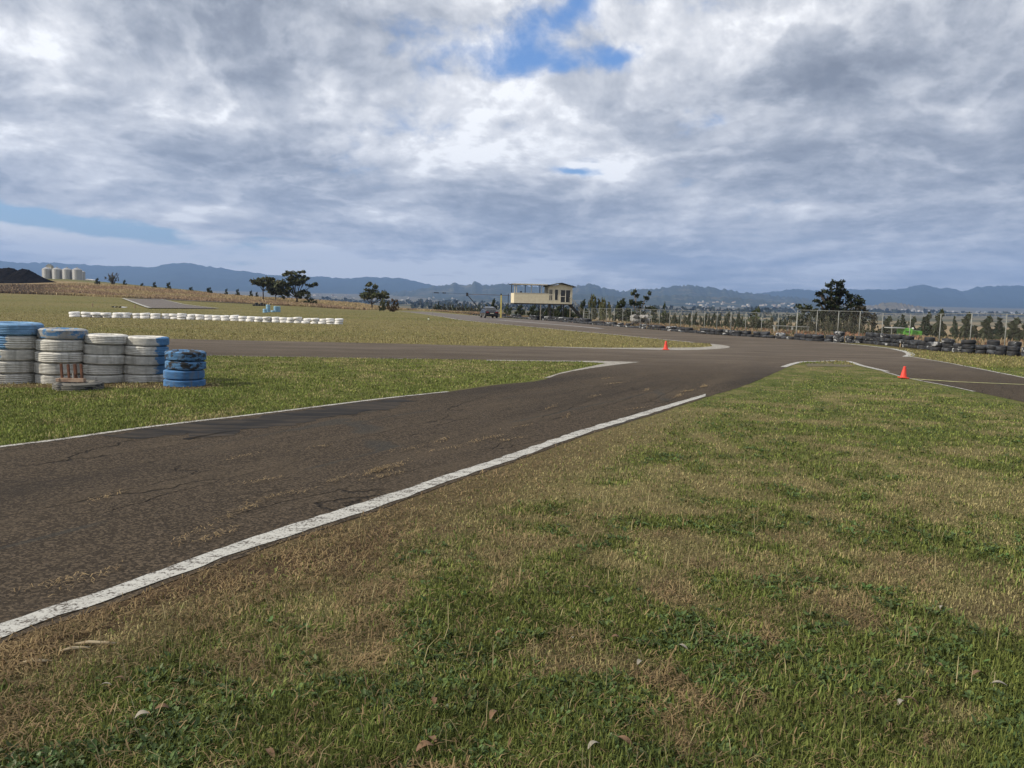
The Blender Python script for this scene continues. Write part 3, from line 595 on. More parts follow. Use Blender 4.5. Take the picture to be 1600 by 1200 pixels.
# bare tree near the silos
x, y, z = AG(176, 330); hh = AT(176, 425.5, 330)[2] - z
rt = empty('bare_tree', (x, y, z)); tag(rt, 'bare grey tree with upright branches right of the silos', 'tree')
mb = MB()
for k in range(15):
    a = random.uniform(-.62, .62); r = random.uniform(.55, 1.05); e = Vector((math.sin(a) * r * hh * .8, random.uniform(-.2, .2) * hh, r * hh * math.cos(a * .8)))
    mb.tube([(a * .8, 0, -.3), e * .45 + Vector((random.uniform(-.3, .3), 0, 0)), e], [.30, .19, .05], 5)
    for j in range(4):
        s = e * random.uniform(.5, .9); mb.tube([s, s + Vector((random.uniform(-.8, .8), random.uniform(-.5, .5), random.uniform(.5, 1.3)))], [.09, .04], 4)
mb.build('trunk', simple('dead_wood', (.10, .09, .075), .9), rt)
P = clump_points([(-.3 * hh, 0, .62 * hh, .2 * hh, 1, .22 * hh), (.3 * hh, 0, .66 * hh, .2 * hh, 1, .25 * hh), (0, 0, .45 * hh, .3 * hh, 1, .25 * hh)], 190); V, Fc, C = leaf_quads(P, .30 * rng.uniform(.5, 1.3, len(P)), leaf_cols(P, (.06, .06, .04))); link('crown', np_mesh('crown', V, [Fc], C), M_LEAF, rt)
# bushes: prototypes copied as things with their parts
def bush_proto(name, kind, n, leaf, base):
    root = empty(name, (0, -500, 0))
    if kind == 'round': cl = [(-.25, 0, .45, .35, .35, .38), (.22, .1, .55, .36, .35, .40), (0, -.1, .75, .25, .25, .24), (.45, 0, .3, .25, .25, .25), (-.5, 0, .26, .22, .22, .22), (0, 0, .15, .5, .4, .16)]
    elif kind == 'cone': cl = [(0, 0, .12, .24, .24, .12), (0.02, 0, .28, .22, .22, .14), (-.02, 0, .45, .17, .17, .14), (.01, 0, .62, .12, .12, .13), (0, 0, .78, .075, .075, .12), (0, 0, .92, .03, .03, .10)]
    elif kind == 'fir': cl = [(-.05, 0, .14, .27, .24, .14), (.10, 0, .30, .20, .2, .12), (-.10, 0, .44, .18, .17, .12), (.05, 0, .58, .13, .13, .11), (-.04, 0, .74, .09, .09, .10), (.02, 0, .90, .035, .035, .09)]
    else: cl = [(-.35, 0, .35, .4, .3, .3), (.1, 0, .45, .4, .3, .36), (.5, 0, .3, .35, .3, .26), (.2, .1, .7, .2, .2, .2), (-.75, 0, .22, .25, .25, .2)]
    P = clump_points(cl, n); P = P[P[:, 2] > .0]
    V, Fc, C = leaf_quads(P, leaf * rng.uniform(.6, 1.4, len(P)), leaf_cols(P, base)); link('crown', np_mesh('crown', V, [Fc], C), M_LEAF, root)
    mb = MB(); mb.tube([(0, 0, -.25), (0, 0, .3), (0, 0, .7 if kind != 'cone' else .95)], [.035, .028, .008], 6)
    for c in cl[:4]: mb.tube([(0, 0, .12), Vector(c[:3])], [.02, .006], 5)
    mb.build('trunk', M_BARK, root)
    return root
protos = {}
def plant(pname, name, u, Y, vt, wpx, label, group, cat='bush', vb=None):
    x, y, z = AG(u, Y); hh = max(.3, AT(u, vt, Y)[2] - z); wd = wpx * Y / F
    p = protos[pname]; r = p if not p.get('used') else p.copy()
    kids = list(p.children)
    if r is not p:
        COL.objects.link(r)
        for c in kids: c2 = c.copy(); COL.objects.link(c2); c2.parent = r
        for k in list(r.keys()): del r[k]
    p['used'] = 1
    k = {'round': 1.45, 'cone': .48, 'wide': 2.0}[pname.split('_')[0]]
    r.name = name; r.location = (x, y, z - .02); r.rotation_euler = (0, random.uniform(-.06, .06), random.uniform(-.5, .5)); r.scale = (wd / k, max(.6 * wd / k, .3), hh)
    tag(r, label, cat, group); return r
protos['round_d'] = bush_proto('bush', 'round', 650, .085, DK); protos['round_o'] = bush_proto('bush', 'round', 650, .085, OL); protos['wide_g'] = bush_proto('bush', 'wide', 700, .085, GY2)
protos['wide_d'] = bush_proto('bush', 'wide', 700, .085, DK); protos['cone_d'] = bush_proto('conifer', 'cone', 900, .075, PIN); protos['cone_v'] = bush_proto('conifer', 'fir', 800, .085, PIN2); protos['round_r'] = bush_proto('bush', 'round', 700, .075, (.072, .046, .022)); protos['round_v'] = bush_proto('bush', 'round', 600, .085, (.036, .048, .018))
SM = 'small dark bush on the skyline of the left bank'
for u, vt, wp, Yd in [(152, 434, 10, 330), (241, 440, 9, 240), (263, 440.5, 13, 240), (298, 448, 12, 238), (326, 448.5, 14, 236), (353, 450.5, 8, 232), (371, 451, 9, 232), (392, 453.5, 8, 228), (401, 456, 7, 228), (195, 437, 9, 330), (222, 442, 10, 300)]:
    plant('round_d', 'bush', u, Yd, vt, wp, SM, 'bushes on the skyline of the left bank')
x = plant('round_r', 'bush', 614, 168, 466.5, 20, 'reddish autumn bush, right half of the pair at the track end', 'bushes at the end of the back straight'); plant('round_o', 'bush', 600, 170, 466.5, 18, 'olive green bush, left half of the pair at the track end', 'bushes at the end of the back straight')
plant('wide_d', 'bush', 485, 195, 463, 26, 'low dark bush at the foot of the tall ragged tree', 'bushes on the left bank')
for i, u in enumerate(range(680, 752, 7)):
    plant(['wide_g', 'round_v', 'wide_g'][i % 3], 'bush', u + random.uniform(-2, 2), 260 + random.uniform(-15, 15), 472.5 + random.uniform(-1, 1.5) + (u - 680) * .06, 11, 'grey green bush in the row beyond the back straight', 'bushes in the row beyond the back straight')
for u, Y, vt, wp, pn, lb in [(771, 175, 466, 15, 'round_d', 'dark tree standing behind the car and the gantry'), (758, 180, 474, 18, 'wide_g', 'brown scrubby bush behind the car'), (794, 170, 474, 16, 'round_v', 'green tree beyond the tyre wall left of the tower'), (812, 160, 475.5, 20, 'round_d', 'dark bush under the left end of the tower deck'), (832, 158, 476, 22, 'round_d', 'dark bush under the middle of the tower deck'), (848, 150, 477, 18, 'wide_d', 'dark bush seen between the tower diagonals'), (872, 150, 476, 20, 'round_d', 'dark bush under the tower cabin'), (890, 145, 478, 20, 'wide_d', 'dark bush behind the tower stairs'), (856, 118, 478.5, 16, 'round_d', 'dark shrub among the tower stilts at the left'), (868, 116, 479, 18, 'wide_d', 'dark shrub among the tower stilts in the middle'), (882, 114, 479, 18, 'round_d', 'dark shrub among the tower stilts at the right'), (902, 112, 481, 16, 'wide_d', 'dark shrub beside the foot of the tower stairs'), (862, 106, 476.5, 30, 'wide_d', 'broad dark shrub filling the space under the tower cabin'), (884, 105, 477, 28, 'wide_d', 'broad dark shrub between the tower stilts and the stairs'),
        (910, 138, 467, 18, 'round_d', 'round dark tree just right of the tower stairs'), (930, 136, 460.5, 26, 'round_o', 'tall olive tree right of the tower'), (946, 132, 466, 22, 'round_o', 'olive tree overlapping the tall one right of the tower'), (970, 128, 466, 34, 'round_d', 'broad dark tree between the olive trees and the forked tree'), (1040, 125, 473.5, 20, 'round_v', 'low round tree right of the forked tree')]:
    plant(pn, 'tree' if 'tree' in lb.split()[:3] else 'bush', u, Y, vt, wp, lb, 'trees and bushes around the tower', 'tree' if 'tree' in lb.split()[:3] else 'bush')
px_tree('tree', 998, 487, 451.5, 126, [(-.12, 0, .88, .11, .12, .12), (.20, 0, .84, .13, .12, .12), (-.18, 0, .64, .14, .14, .12), (.06, 0, .58, .14, .14, .12), (.30, 0, .42, .20, .16, .12), (-.10, 0, .40, .24, .2, .13), (.0, 0, .26, .30, .2, .12)], 1100, .24, DK, 'forked dark tree with two tall tops behind the low fence', fork=.3, bark=M_PALEBARK)
for i, u in enumerate(np.linspace(1022, 1160, 34)):
    plant(['wide_d', 'round_d', 'wide_g'][i % 3], 'bush', u + random.uniform(-2, 2), 118 + random.uniform(-8, 8), 487.5 + random.uniform(-2, 2.5), 15, 'dark shrub in the hedge row behind the low fence', 'shrubs behind the low fence')
plant('round_v', 'tree', 1182, 105, 481.5, 56, 'wide flat green tree behind the end of the low fence', 'trees behind the fences', 'tree')
for i, (u, vt, wp) in enumerate([(1158, 494, 22), (1172, 493, 24), (1188, 492, 24), (1203, 491, 24), (1218, 490, 26), (1234, 491, 24), (1250, 489, 26), (1180, 490, 24), (1226, 488, 24)]):
    plant(['wide_d', 'wide_g'][i % 2], 'bush', u, 92, vt, wp, 'grey green shrub under the wide flat tree', 'shrubs behind the low fence')
px_tree('tree', 1256, 510, 472.5, 84, [(0, 0, .80, .26, .22, .18), (-.16, 0, .55, .24, .22, .2), (.18, 0, .55, .24, .2, .2), (0, 0, .3, .3, .22, .2)], 900, .15, DK, 'rounded dark tree left of the big tree', fork=.3)
px_tree('tree', 1306, 512, 437, 88, [(a * .74, b_, c_, d_ * .80, e_, f_) for a, b_, c_, d_, e_, f_ in [(-.02, 0, .93, .11, .1, .06), (.12, 0, .94, .10, .1, .05), (-.12, 0, .86, .15, .13, .08), (.07, 0, .85, .14, .13, .08), (-.34, 0, .78, .10, .1, .05), (-.19, 0, .76, .14, .12, .07), (.00, 0, .72, .22, .16, .12), (-.36, 0, .64, .12, .1, .06), (.33, 0, .69, .19, .16, .11), (.40, 0, .58, .20, .16, .11), (-.14, 0, .60, .14, .14, .08), (.14, 0, .54, .22, .18, .12), (-.34, 0, .47, .18, .16, .09), (-.08, 0, .40, .25, .2, .12), (.40, 0, .44, .18, .16, .10), (.55, 0, .40, .13, .12, .09), (.2, 0, .3, .30, .2, .14), (-.25, 0, .25, .25, .2, .14)]], 5200, .165, (.022, .029, .014), 'big dark spreading tree, tallest behind the tall fence', fork=.28, trunk_r=.28)
px_tree('tree', 1345, 512, 475, 84, [(0, 0, .78, .22, .2, .2), (-.2, 0, .5, .26, .2, .24), (.2, 0, .52, .26, .2, .24), (0, 0, .25, .34, .2, .2)], 900, .15, (.040, .036, .022), 'brownish tree at the right foot of the big dark tree', fork=.3)
for u, vt, wp in [(1325, 491, 28), (1290, 490, 32), (1274, 492, 26), (1342, 494, 28), (1308, 492, 30), (1262, 491, 24), (1355, 500, 18)]: plant('wide_g', 'bush', u, 74, vt, wp, 'grey shrub in front of the big dark tree', 'shrubs in front of the big tree')
CON = [(1366, 500, 11, 82), (1387, 491, 15, 84), (1400, 503, 12, 84), (1410, 486, 16, 88), (1402, 496, 12, 90), (1429, 492, 13, 88), (1442, 488, 14, 86), (1452, 489, 15, 86), (1468, 482, 15, 84), (1494, 490, 13, 84), (1517, 489, 14, 82), (1541, 493, 17, 80), (1562, 496, 18, 80), (1589, 498, 20, 80), (1476, 500, 12, 88), (1530, 505, 14, 84), (1610, 494, 18, 80)]
for i, (u, vt, wp, Yd) in enumerate(CON): plant(('cone_d', 'cone_v', 'cone_v')[i % 3], 'conifer', u + random.uniform(-4, 4), Yd + random.uniform(-6, 10), vt + random.uniform(-2, 8), wp * random.uniform(1.1, 2.2), 'dark young conifer in the row behind the tall fence', 'conifers behind the tall fence', 'tree')
for u, vt, wp in [(1375, 507, 18), (1420, 507, 16), (1446, 508, 26), (1500, 508, 14), (1548, 508, 26), (1572, 507, 24), (1598, 509, 22)]: plant('wide_d', 'bush', u, 80, vt, wp, 'dark low bush filling between the conifers', 'bushes between the conifers')
# far tree belts on the plain: one mass
P = []
for (ua, ub, Y, hh, n) in [(1330, 1750, 2900, 14, 900), (1150, 1400, 2700, 12, 500), (640, 960, 1500, 9, 700), (640, 1000, 2400, 12, 700), (980, 1200, 1900, 11, 500), (1000, 1400, 1400, 6, 120), (430, 700, 2600, 12, 500), (1180, 1300, 900, 7, 120)]:
    u = rng.uniform(ua, ub, n); yy = Y + rng.normal(size=n) * Y * .03; xx = (u - 800) / F * yy; zz = H(xx, yy) + rng.uniform(.1, 1, n) * hh * (.5 + vnoise(u * .2, u * 0, 3)); P.append(np.stack([xx, yy, zz], 1))
P = np.concatenate(P); V, Fc, C = leaf_quads(P, P[:, 1] * .0022 * rng.uniform(.6, 1.3, len(P)), leaf_cols(P, (.016, .022, .012)), aspect=.8)
tag(link('woodland', np_mesh('woodland', V, [Fc], C), M_LEAF), 'dark belts of trees far out on the plain below the hills', 'woodland', kind='stuff')
# tall dry grass: bank at the left, strip behind the tyre wall at the right
def tufts(xs, ys, h, w, col, lean=.35, z=None):
    n = len(xs); zs = H(xs, ys) if z is None else z; a = rng.uniform(0, 6.28, n); l = rng.normal(size=(n, 2)) * lean * np.asarray(h)[:, None]
    hw = np.asarray(w) / 2; c, s = np.cos(a) * hw, np.sin(a) * hw; h = np.asarray(h)
    b0 = np.stack([xs - c, ys - s, zs - .03], 1); b1 = np.stack([xs + c, ys + s, zs - .03], 1)
    mx = xs + l[:, 0] * .35; my = ys + l[:, 1] * .35; mz = zs + h * .6
    m0 = np.stack([mx - c * .8, my - s * .8, mz], 1); m1 = np.stack([mx + c * .8, my + s * .8, mz], 1); tp = np.stack([xs + l[:, 0], ys + l[:, 1], zs + h], 1)
    V = np.stack([b0, b1, m1, m0, tp], 1).reshape(-1, 3); k = np.arange(n)[:, None] * 5
    return V, [k + np.array([[0, 1, 2, 3]]), k + np.array([[3, 2, 4]])], np.repeat(col, 5, 0)
M_GRASS = foliage_mat('grass_blades', 1.0, .25, .7)
n = 60000; u = rng.uniform(-60, 790, n); e0 = np.interp(u, [0, 200, 400, 560, 640, 700, 800], [173, 173, 169, 181, 240, 190, 168]); yy = e0 + rng.uniform(0, 1, n) ** 1.4 * 75; xx = (u - 800) / F * yy
pat = fbm(xx / 9, yy / 5, 12, 3); hh = .2 + .65 * pat * rng.uniform(.5, 1.2, n); hh *= np.where(u > 600, .8, 1)
red = sstep(.45, .62, fbm(xx / 22, yy / 7, 31, 3))[:, None]; colr = np.array((.36, .285, .165)) * (1 - red) + np.array((.30, .215, .145)) * red
dkl = (sstep(60, -40, u) * .0 + sstep(130, 40, u) * (rng.random(n) < .75))[:, None]; colr = colr * (1 - dkl) + np.array((.12, .095, .078)) * dkl
colr = colr * rng.uniform(.7, 1.3, (n, 1)); V, Fc, C = tufts(xx, yy, hh, .10 + .25 * rng.random(n), colr)
tag(link('tall_grass', np_mesh('tall_grass', V, Fc, C), M_GRASS), 'tall dry tan grass covering the left bank', 'grass', kind='stuff')
n = 46000; s_ = rng.uniform(0, 1, n); TWa = np.array(TW); seg = np.concatenate([[0], np.cumsum(np.hypot(*np.diff(TWa, axis=0).T))]); uu = seg[-1] * s_ ** .8
bx = np.interp(uu, seg, TWa[:, 0]); by = np.interp(uu, seg, TWa[:, 1]); off_ = 1.0 + rng.uniform(0, 1, n) ** 1.5 * 24; dirx = bx / np.hypot(bx, by); diry = by / np.hypot(bx, by)
xx = bx + dirx * off_ + rng.normal(size=n) * .3; yy = by + diry * off_; pat = fbm(xx / 3, yy / 3, 77, 3); hh = (.08 + .28 * pat) * rng.uniform(.4, 1.25, n)
red = sstep(.50, .64, fbm(xx / 7, yy / 4, 41, 3))[:, None]; colr = (np.array((.25, .19, .115)) * (1 - red) + np.array((.20, .105, .065)) * red) * rng.uniform(.6, 1.3, (n, 1))
grn = (rng.random(n) < .22)[:, None]; colr = np.where(grn, np.array((.07, .075, .035)) * rng.uniform(.7, 1.3, (n, 1)), colr)
V, Fc, C = tufts(xx, yy, hh, .05 + .10 * rng.random(n), colr)
tag(link('tall_grass', np_mesh('tall_grass', V, Fc, C), M_GRASS), 'tall dry weeds and reddish grass behind the black tyre wall and fence', 'grass', kind='stuff')
# ------------------------------------------------------------------ tyres
def tyre_profile(R, w, hole, grooves=True, n=5):
    "closed cross-section (r, z), z from 0 to w"
    h = w / 2; P = [(hole, h * .35), (hole + .02, h * .12), (hole + (R - hole) * .45, 0.0), (R - .042, h * .07), (R - .012, h * .26)]
    if grooves:
        zs = np.linspace(.34, 1.66, 2 * n + 1)
        for i, z in enumerate(zs):
            d = .010 if i % 2 else 0
            if d: P += [(R - .002, (z - .040) * h), (R - .020, (z - .022) * h), (R - .020, (z + .022) * h), (R - .002, (z + .040) * h)]
            else: P.append((R, z * h))
    else: P += [(R, h * .6), (R, h * 1.4)]
    P += [(R - .012, h * 1.74), (R - .042, h * 1.93), (hole + (R - hole) * .45, 2 * h), (hole + .02, h * 1.88), (hole, h * 1.65)]
    return P
def tyre_mesh(R, w, grooves, n, seed, wob=.006):
    return MB().lathe(tyre_profile(R, w, R * .56, grooves, 4 + seed % 3), n, closed=True, wob=wob, seed=seed)
def tyre_paint(name, base, patch, side=0.0, amount=0.0, spots=.0, worn=.46, ringpatch=None, grime=(.16, .15, .13)):
    "painted rubber; patch colour covers x*side > amount side of the tyre, with ragged edge; black rubber shows where paint is worn"
    m, t, b = mat(name); co = t.co(); s = t.new('ShaderNodeSeparateXYZ'); t.set(s.inputs[0], co)
    oi = t.new('ShaderNodeObjectInfo'); co2 = t.vm('ADD', co, t.vm('SCALE', (7.1, 3.3, 5.7), sc=t.m('MULTIPLY', oi.outputs['Random'], 9.0)))
    n = t.noise(t.mapping(co2, (1, 1, 2.5)), 7, 6, .65); n2 = t.noise(co2, 24, 5, .7); st = t.noise(t.mapping(co2, (1, 1, .12)), 14, 4)
    c = t.mix(t.ss(.35, .7, n), tuple(x * .72 for x in base), base); c = t.mix(t.m('MULTIPLY', t.ss(.48, .75, st), .6), c, grime)
    if patch:
        v = t.m('ADD', t.m('MULTIPLY', s.outputs[0], side), t.m('MULTIPLY', t.m('SUBTRACT', n, .5), .22 + spots))
        k = t.ss(amount - .012, amount + .012, v); pc = t.mix(t.ss(.35, .7, n2), tuple(x * .75 for x in patch), patch); c = t.mix(k, c, pc)
    if ringpatch: c = t.mix(t.ss(.48, .54, t.noise(t.mapping(co2, (1, 1, 1.6)), 6.5, 5, .7)), c, ringpatch)
    wear = t.ss(worn - .02, worn - .10, t.m('ADD', t.m('MULTIPLY', n2, .6), t.m('MULTIPLY', n, .4)))
    c = t.mix(wear, c, (.035, .034, .033))
    t.set(b.inputs['Base Color'], c); b.inputs['Roughness'].default_value = .75
    bp = t.new('ShaderNodeBump'); bp.inputs['Strength'].default_value = .35; bp.inputs['Distance'].default_value = .01; t.set(bp.inputs['Height'], n2); t.set(b.inputs['Normal'], bp.outputs[0])
    return m
WH = (.62, .61, .57); BL = (.095, .23, .44); BL2 = (.17, .33, .54); BK = (.03, .032, .036)
TW_WHITE = tyre_paint('white_tyre_paint', WH, None, worn=.34)
TW_BLUE = tyre_paint('blue_tyre_paint', BL2, (.20, .36, .58), 0, .02, .3, worn=.36)
TW_LEFTBLUE = tyre_paint('white_and_left_blue_paint', WH, BL2, -1.0, -.11, worn=.34)
TW_LEFTBLUE2 = tyre_paint('white_and_blue_corner_paint', WH, BL2, -1.0, -.02, worn=.34)
TW_SPOTBLUE = tyre_paint('white_with_blue_blotches', (.42, .42, .41), BL, 0, .015, .55, worn=.37)
TW_RIGHTBLUE = tyre_paint('white_and_right_blue_paint', WH, BL, 1.0, .29, worn=.34)
TW_RIGHTBLUE2 = tyre_paint('white_with_blue_right_end', WH, BL, 1.0, .31, worn=.34)
TB_BLACK = tyre_paint('black_over_blue_paint', BL, None, worn=.42, ringpatch=BK)
TB_BLUE = tyre_paint('mostly_blue_paint', (.075, .20, .42), None, worn=.40)
LV = {0: 'bottom', 1: 'second up', 2: 'third up', 3: 'fourth up', 4: 'topmost'}
def stack(cx, px_w, thick, lean, mats, looks, where, n=5, seedb=0):
    D = cx[1]; R = px_w * D / F / 2; z = plane_z(*cx[:2]) - .035
    for k in range(n):
        w_ = thick * (1 + (.06 if k % 2 else -.03)) * (1 + random.uniform(-.05, .05))
        mb = tyre_mesh(R * random.uniform(.97, 1.03), w_ * 1.012, True, 56, seedb + k)
        o = mb.build('tyre', mats[k], None, (cx[0] * (D + R) / D + lean * k + random.uniform(-.018, .018), cx[1] + R + random.uniform(-.02, .02), z), smooth=True)
        o.rotation_euler = (random.uniform(-.012, .012), random.uniform(.0, .03) + .01, 0)
        tag(o, f"{looks[k]}, {LV[k] if not (n == 4 and k == 3) else 'topmost'} in {where}".replace('off white painted tyre', 'off white tyre'), 'tyre', 'tyres of the near painted stacks'); z += w_ * .985
w5 = [TW_WHITE] * 5; lw = ['off white painted tyre'] * 5
stack(G(19, 600.5), 80, .218, .022, [TW_WHITE, TW_WHITE, TW_LEFTBLUE2, TW_LEFTBLUE, TW_BLUE], ['off white painted tyre', 'off white tyre with a mossy stain', 'white tyre with a blue left end', 'white tyre with a large blue left part', 'bright blue painted tyre'], 'the leftmost tall stack', seedb=0)
stack(G(93, 600.5), 71, .200, .022, [TW_WHITE] * 4 + [TW_SPOTBLUE], lw[:4] + ['white tyre blotched with worn blue paint'], 'the tall stack behind the rusty rack', seedb=10)
stack(G(161, 599.5), 65, .183, .020, w5, ['off white painted tyre'] * 5, 'the third tall stack from the left', seedb=20)
stack(G(225, 598.5), 67, .169, .018, [TW_WHITE, TW_RIGHTBLUE2, TW_RIGHTBLUE2, TW_RIGHTBLUE, TW_RIGHTBLUE], ['plain off white painted tyre', 'white tyre with blue right end', 'white tyre with a blue right end', 'white tyre with a wide blue right end', 'grey white tyre with blue wrapped right end'], 'the fourth tall stack', seedb=30)
stack(G(288, 605), 63, .158, .012, [TB_BLUE, TB_BLUE, TB_BLACK, TB_BLACK], ['blue painted tyre', 'blue painted tyre with small black chips', 'blue tyre streaked with black rubber', 'mostly black tyre with worn blue paint'], 'the low blue stack', n=4, seedb=40)
# tyre lying flat with a rusty rack on it
c = G(105, 611); D = c[1]; R = 37 * D / F
o = tyre_mesh(R, .17, True, 48, 3).build('tyre', tyre_paint('bare_old_rubber', (.17, .165, .15), BK, 0, .03, .5, worn=.42), None, (c[0], c[1] + R * .9, plane_z(*c[:2]) - .05), smooth=True)
tag(o, 'weathered grey tyre lying flat on the grass under the rusty rack', 'tyre')
zt = plane_z(*c[:2]) + .125; M_RUST = simple('rusty_iron', (.155, .070, .045), .85, rgb2=(.075, .040, .030), scale=14, bump=.3); M_WOOD = simple('grey_wood', (.33, .25, .19), .9, rgb2=(.20, .13, .10), scale=12)
rk = empty('rack', (c[0] - .03, c[1] + R * .55, zt)); tag(rk, 'rusty rack of four upright posts on a wooden plank atop the lying tyre', 'rack')
MB().box(-.19, .21, -.04, .04, .0, .065).build('base_plank', M_WOOD, rk, bevel=.006); MB().box(-.24, -.185, -.055, .055, .005, .058).build('end_block', M_WOOD, rk, bevel=.005)
for i, xx in enumerate((-.16, -.045, .065, .165)):
    w_ = .034 if i != 2 else .042; MB().bar((xx, 0, .065), (xx - .012, .0, .29 + (.01 if i != 1 else 0)), w_, w_).build('post', M_RUST, rk, bevel=.004)
MB().bar((.035, -.035, .05), (.032, -.035, .15), .012, .006).build('pale_tag', simple('pale_plastic', (.5, .48, .45), .6), rk)
# long row of white tyres, two or three high
ROW = [(112.5, 495.5, 2), (130.5, 495.8, 2), (147.5, 496.2, 2), (164, 496.6, 2), (180, 497, 2), (195, 497.2, 2), (210, 497.5, 2), (225.5, 497.8, 2), (241, 498.2, 2), (255.5, 498.4, 2), (269.5, 498.8, 2), (283, 499.2, 3), (297, 499.5, 2), (311, 499.8, 2), (324, 500.2, 2), (337.5, 500.6, 2), (351, 501, 2), (364, 501.5, 3), (377, 502, 2), (390, 502.6, 2), (403, 503, 2), (415.5, 503.6, 3), (428, 503.9, 2), (441, 504.2, 2), (453, 504.6, 2), (465.5, 505, 3), (478, 505.4, 2), (491, 505.8, 3), (503, 506.1, 2), (516, 506.5, 3), (528, 507, 3)]
TWW = tyre_paint('bright_white_paint', (.78, .78, .78), None, worn=.29, grime=(.50, .50, .52)); rm = [tyre_mesh(.5, 1.0, False, 28, s, .012).mesh('row_tyre') for s in range(3)]
for q in rm: q.materials.append(TWW); q.polygons.foreach_set('use_smooth', [True] * len(q.polygons))
for i, (u, v, n) in enumerate(ROW):
    x, y, z = G(u, v); d = (16.2 if u < 120 else np.interp(u, [112, 300, 528], [16.4, 14.2, 13.1])) * y / F; th = (8.8 if n == 2 else 9.6) / n * y / F * random.uniform(.95, 1.05)
    for k in range(n):
        o = bpy.data.objects.new('tyre', rm[(i + k) % 3]); COL.objects.link(o); o.location = (x + random.uniform(-.07, .07), y + d / 2 + random.uniform(-.12, .12), z - .03 + k * th); o.scale = (d, d, th); o.rotation_euler = (random.uniform(-.06, .06), random.uniform(-.07, .07), random.uniform(0, 6))
        end = ' at its left end' if i == 0 else (' at its right end' if i == len(ROW) - 1 else '')
        lv = ('upper' if k == n - 1 else 'lower') if n == 2 else ('bottom', 'middle', 'top')[k]
        tag(o, f"white tyre, {lv} one of {'two' if n == 2 else 'three'} stacked in the long white row{end}", 'tyre', 'white tyres of the long row across the field')
# black tyre wall below the fences
def wall_paint(name, k, white):
    m, t, b = mat(name); co = t.co(); oi = t.new('ShaderNodeObjectInfo'); co2 = t.vm('ADD', co, t.vm('SCALE', (5.1, 3.3, 7.7), sc=t.m('MULTIPLY', oi.outputs['Random'], 11.0)))
    n = t.noise(co2, 3.0, 5, .65); c = t.mix(n, (.010, .011, .013), (.032, .034, .040)); c = t.mix(t.ss(.5, .7, t.noise(co2, 1.4, 3)), c, (.070, .078, .092))
    if white: c = t.mix(t.ss(white, white + .05, t.noise(t.mapping(co2, (1, 1, .6)), 2.0, 4, .6)), c, (.29, .30, .31))
    t.set(b.inputs['Base Color'], c); b.inputs['Roughness'].default_value = .6; return m
WB = [wall_paint('black_rubber', 0, None), wall_paint('black_rubber_white_flecks', 1, .55), wall_paint('white_washed_rubber', 2, .50)]
wm = {}
for j in range(3):
    for s in range(2):
        q = tyre_mesh(.5, 1.0, False, 18, s + 5, .02).mesh('wall_tyre'); q.materials.append(WB[j]); q.polygons.foreach_set('use_smooth', [True] * len(q.polygons)); wm[j, s] = q
WL = ['scuffed black tyre in the long wall below the fences', 'black tyre with flecks of white paint in the long wall below the fences', 'whitewashed dark tyre in the long wall below the fences']
def wall_run(u0, u1, dia, th, nmin, nmax, far=False):
    L = np.array(TW_PX, float); us = np.linspace(u0, u1, 3000); vs = np.interp(us, L[:, 0], L[:, 1]); pts = np.array([G(a, b_)[:2] for a, b_ in zip(us, vs)])
    s = np.concatenate([[0], np.cumsum(np.hypot(*np.diff(pts, axis=0).T))]); p = 0
    while p < s[-1]:
        x = np.interp(p, s, pts[:, 0]); y = np.interp(p, s, pts[:, 1]); u = np.interp(p, s, us); d = dia * random.uniform(.88, 1.12); n = random.randint(nmin, nmax); kind = random.choices((0, 1, 2), (.86, .10, .04))[0]; ox, oy = random.uniform(-.05, .05), random.uniform(-.08, .12)
        for k in range(n):
            kk = kind if random.random() < .75 else random.choices((0, 1, 2), (.7, .2, .1))[0]; t_ = th * random.uniform(.9, 1.1)
            o = bpy.data.objects.new('tyre', wm[kk, random.randint(0, 1)]); COL.objects.link(o); o.location = (x + ox + random.uniform(-.04, .04), y + oy + dia * .5, plane_z(x, y) - .02 + k * th * .97); o.scale = (d, d, t_); o.rotation_euler = (random.uniform(-.08, .08), random.uniform(-.08, .08), random.uniform(0, 6.28))
            tag(o, WL[kk] if not far else WL[kk].replace('in the long wall below the fences', 'in the low wall by the tower'), 'tyre', 'tyres of the wall below the fences' if not far else 'tyres of the wall along the back straight')
        p += d * random.uniform(.93, 1.04)
wall_run(930, 1300, .60, .185, 1, 2); wall_run(1300, 1660, .50, .20, 2, 3)
wall_run(778, 928, .80, .27, 1, 2, True)
# ------------------------------------------------------------------ fences
M_POST = simple('galvanised_steel', (.27, .28, .27), .6, .1, scale=6); m, t, b = mat('chain_link'); co = t.co('Object'); s = t.new('ShaderNodeUVMap'); 
vv = t.attr('along'); vz = t.attr('up'); p1 = t.m('PINGPONG', t.m('ADD', vv, vz), .04); p2 = t.m('PINGPONG', t.m('SUBTRACT', vv, vz), .04)
wire = t.m('MAXIMUM', t.m('LESS_THAN', p1, .0009), t.m('LESS_THAN', p2, .0009)); tr = t.new('ShaderNodeBsdfTransparent'); mx = t.new('ShaderNodeMixShader'); t.set(mx.inputs[0], wire)
b.inputs['Base Color'].default_value = (.33, .34, .33, 1); t.n.remove(s); t.l.new(tr.outputs[0], mx.inputs[1]); t.l.new(b.outputs[0], mx.inputs[2]); t.l.new(mx.outputs[0], t.n['Material Output'].inputs[0]); M_LINK = m
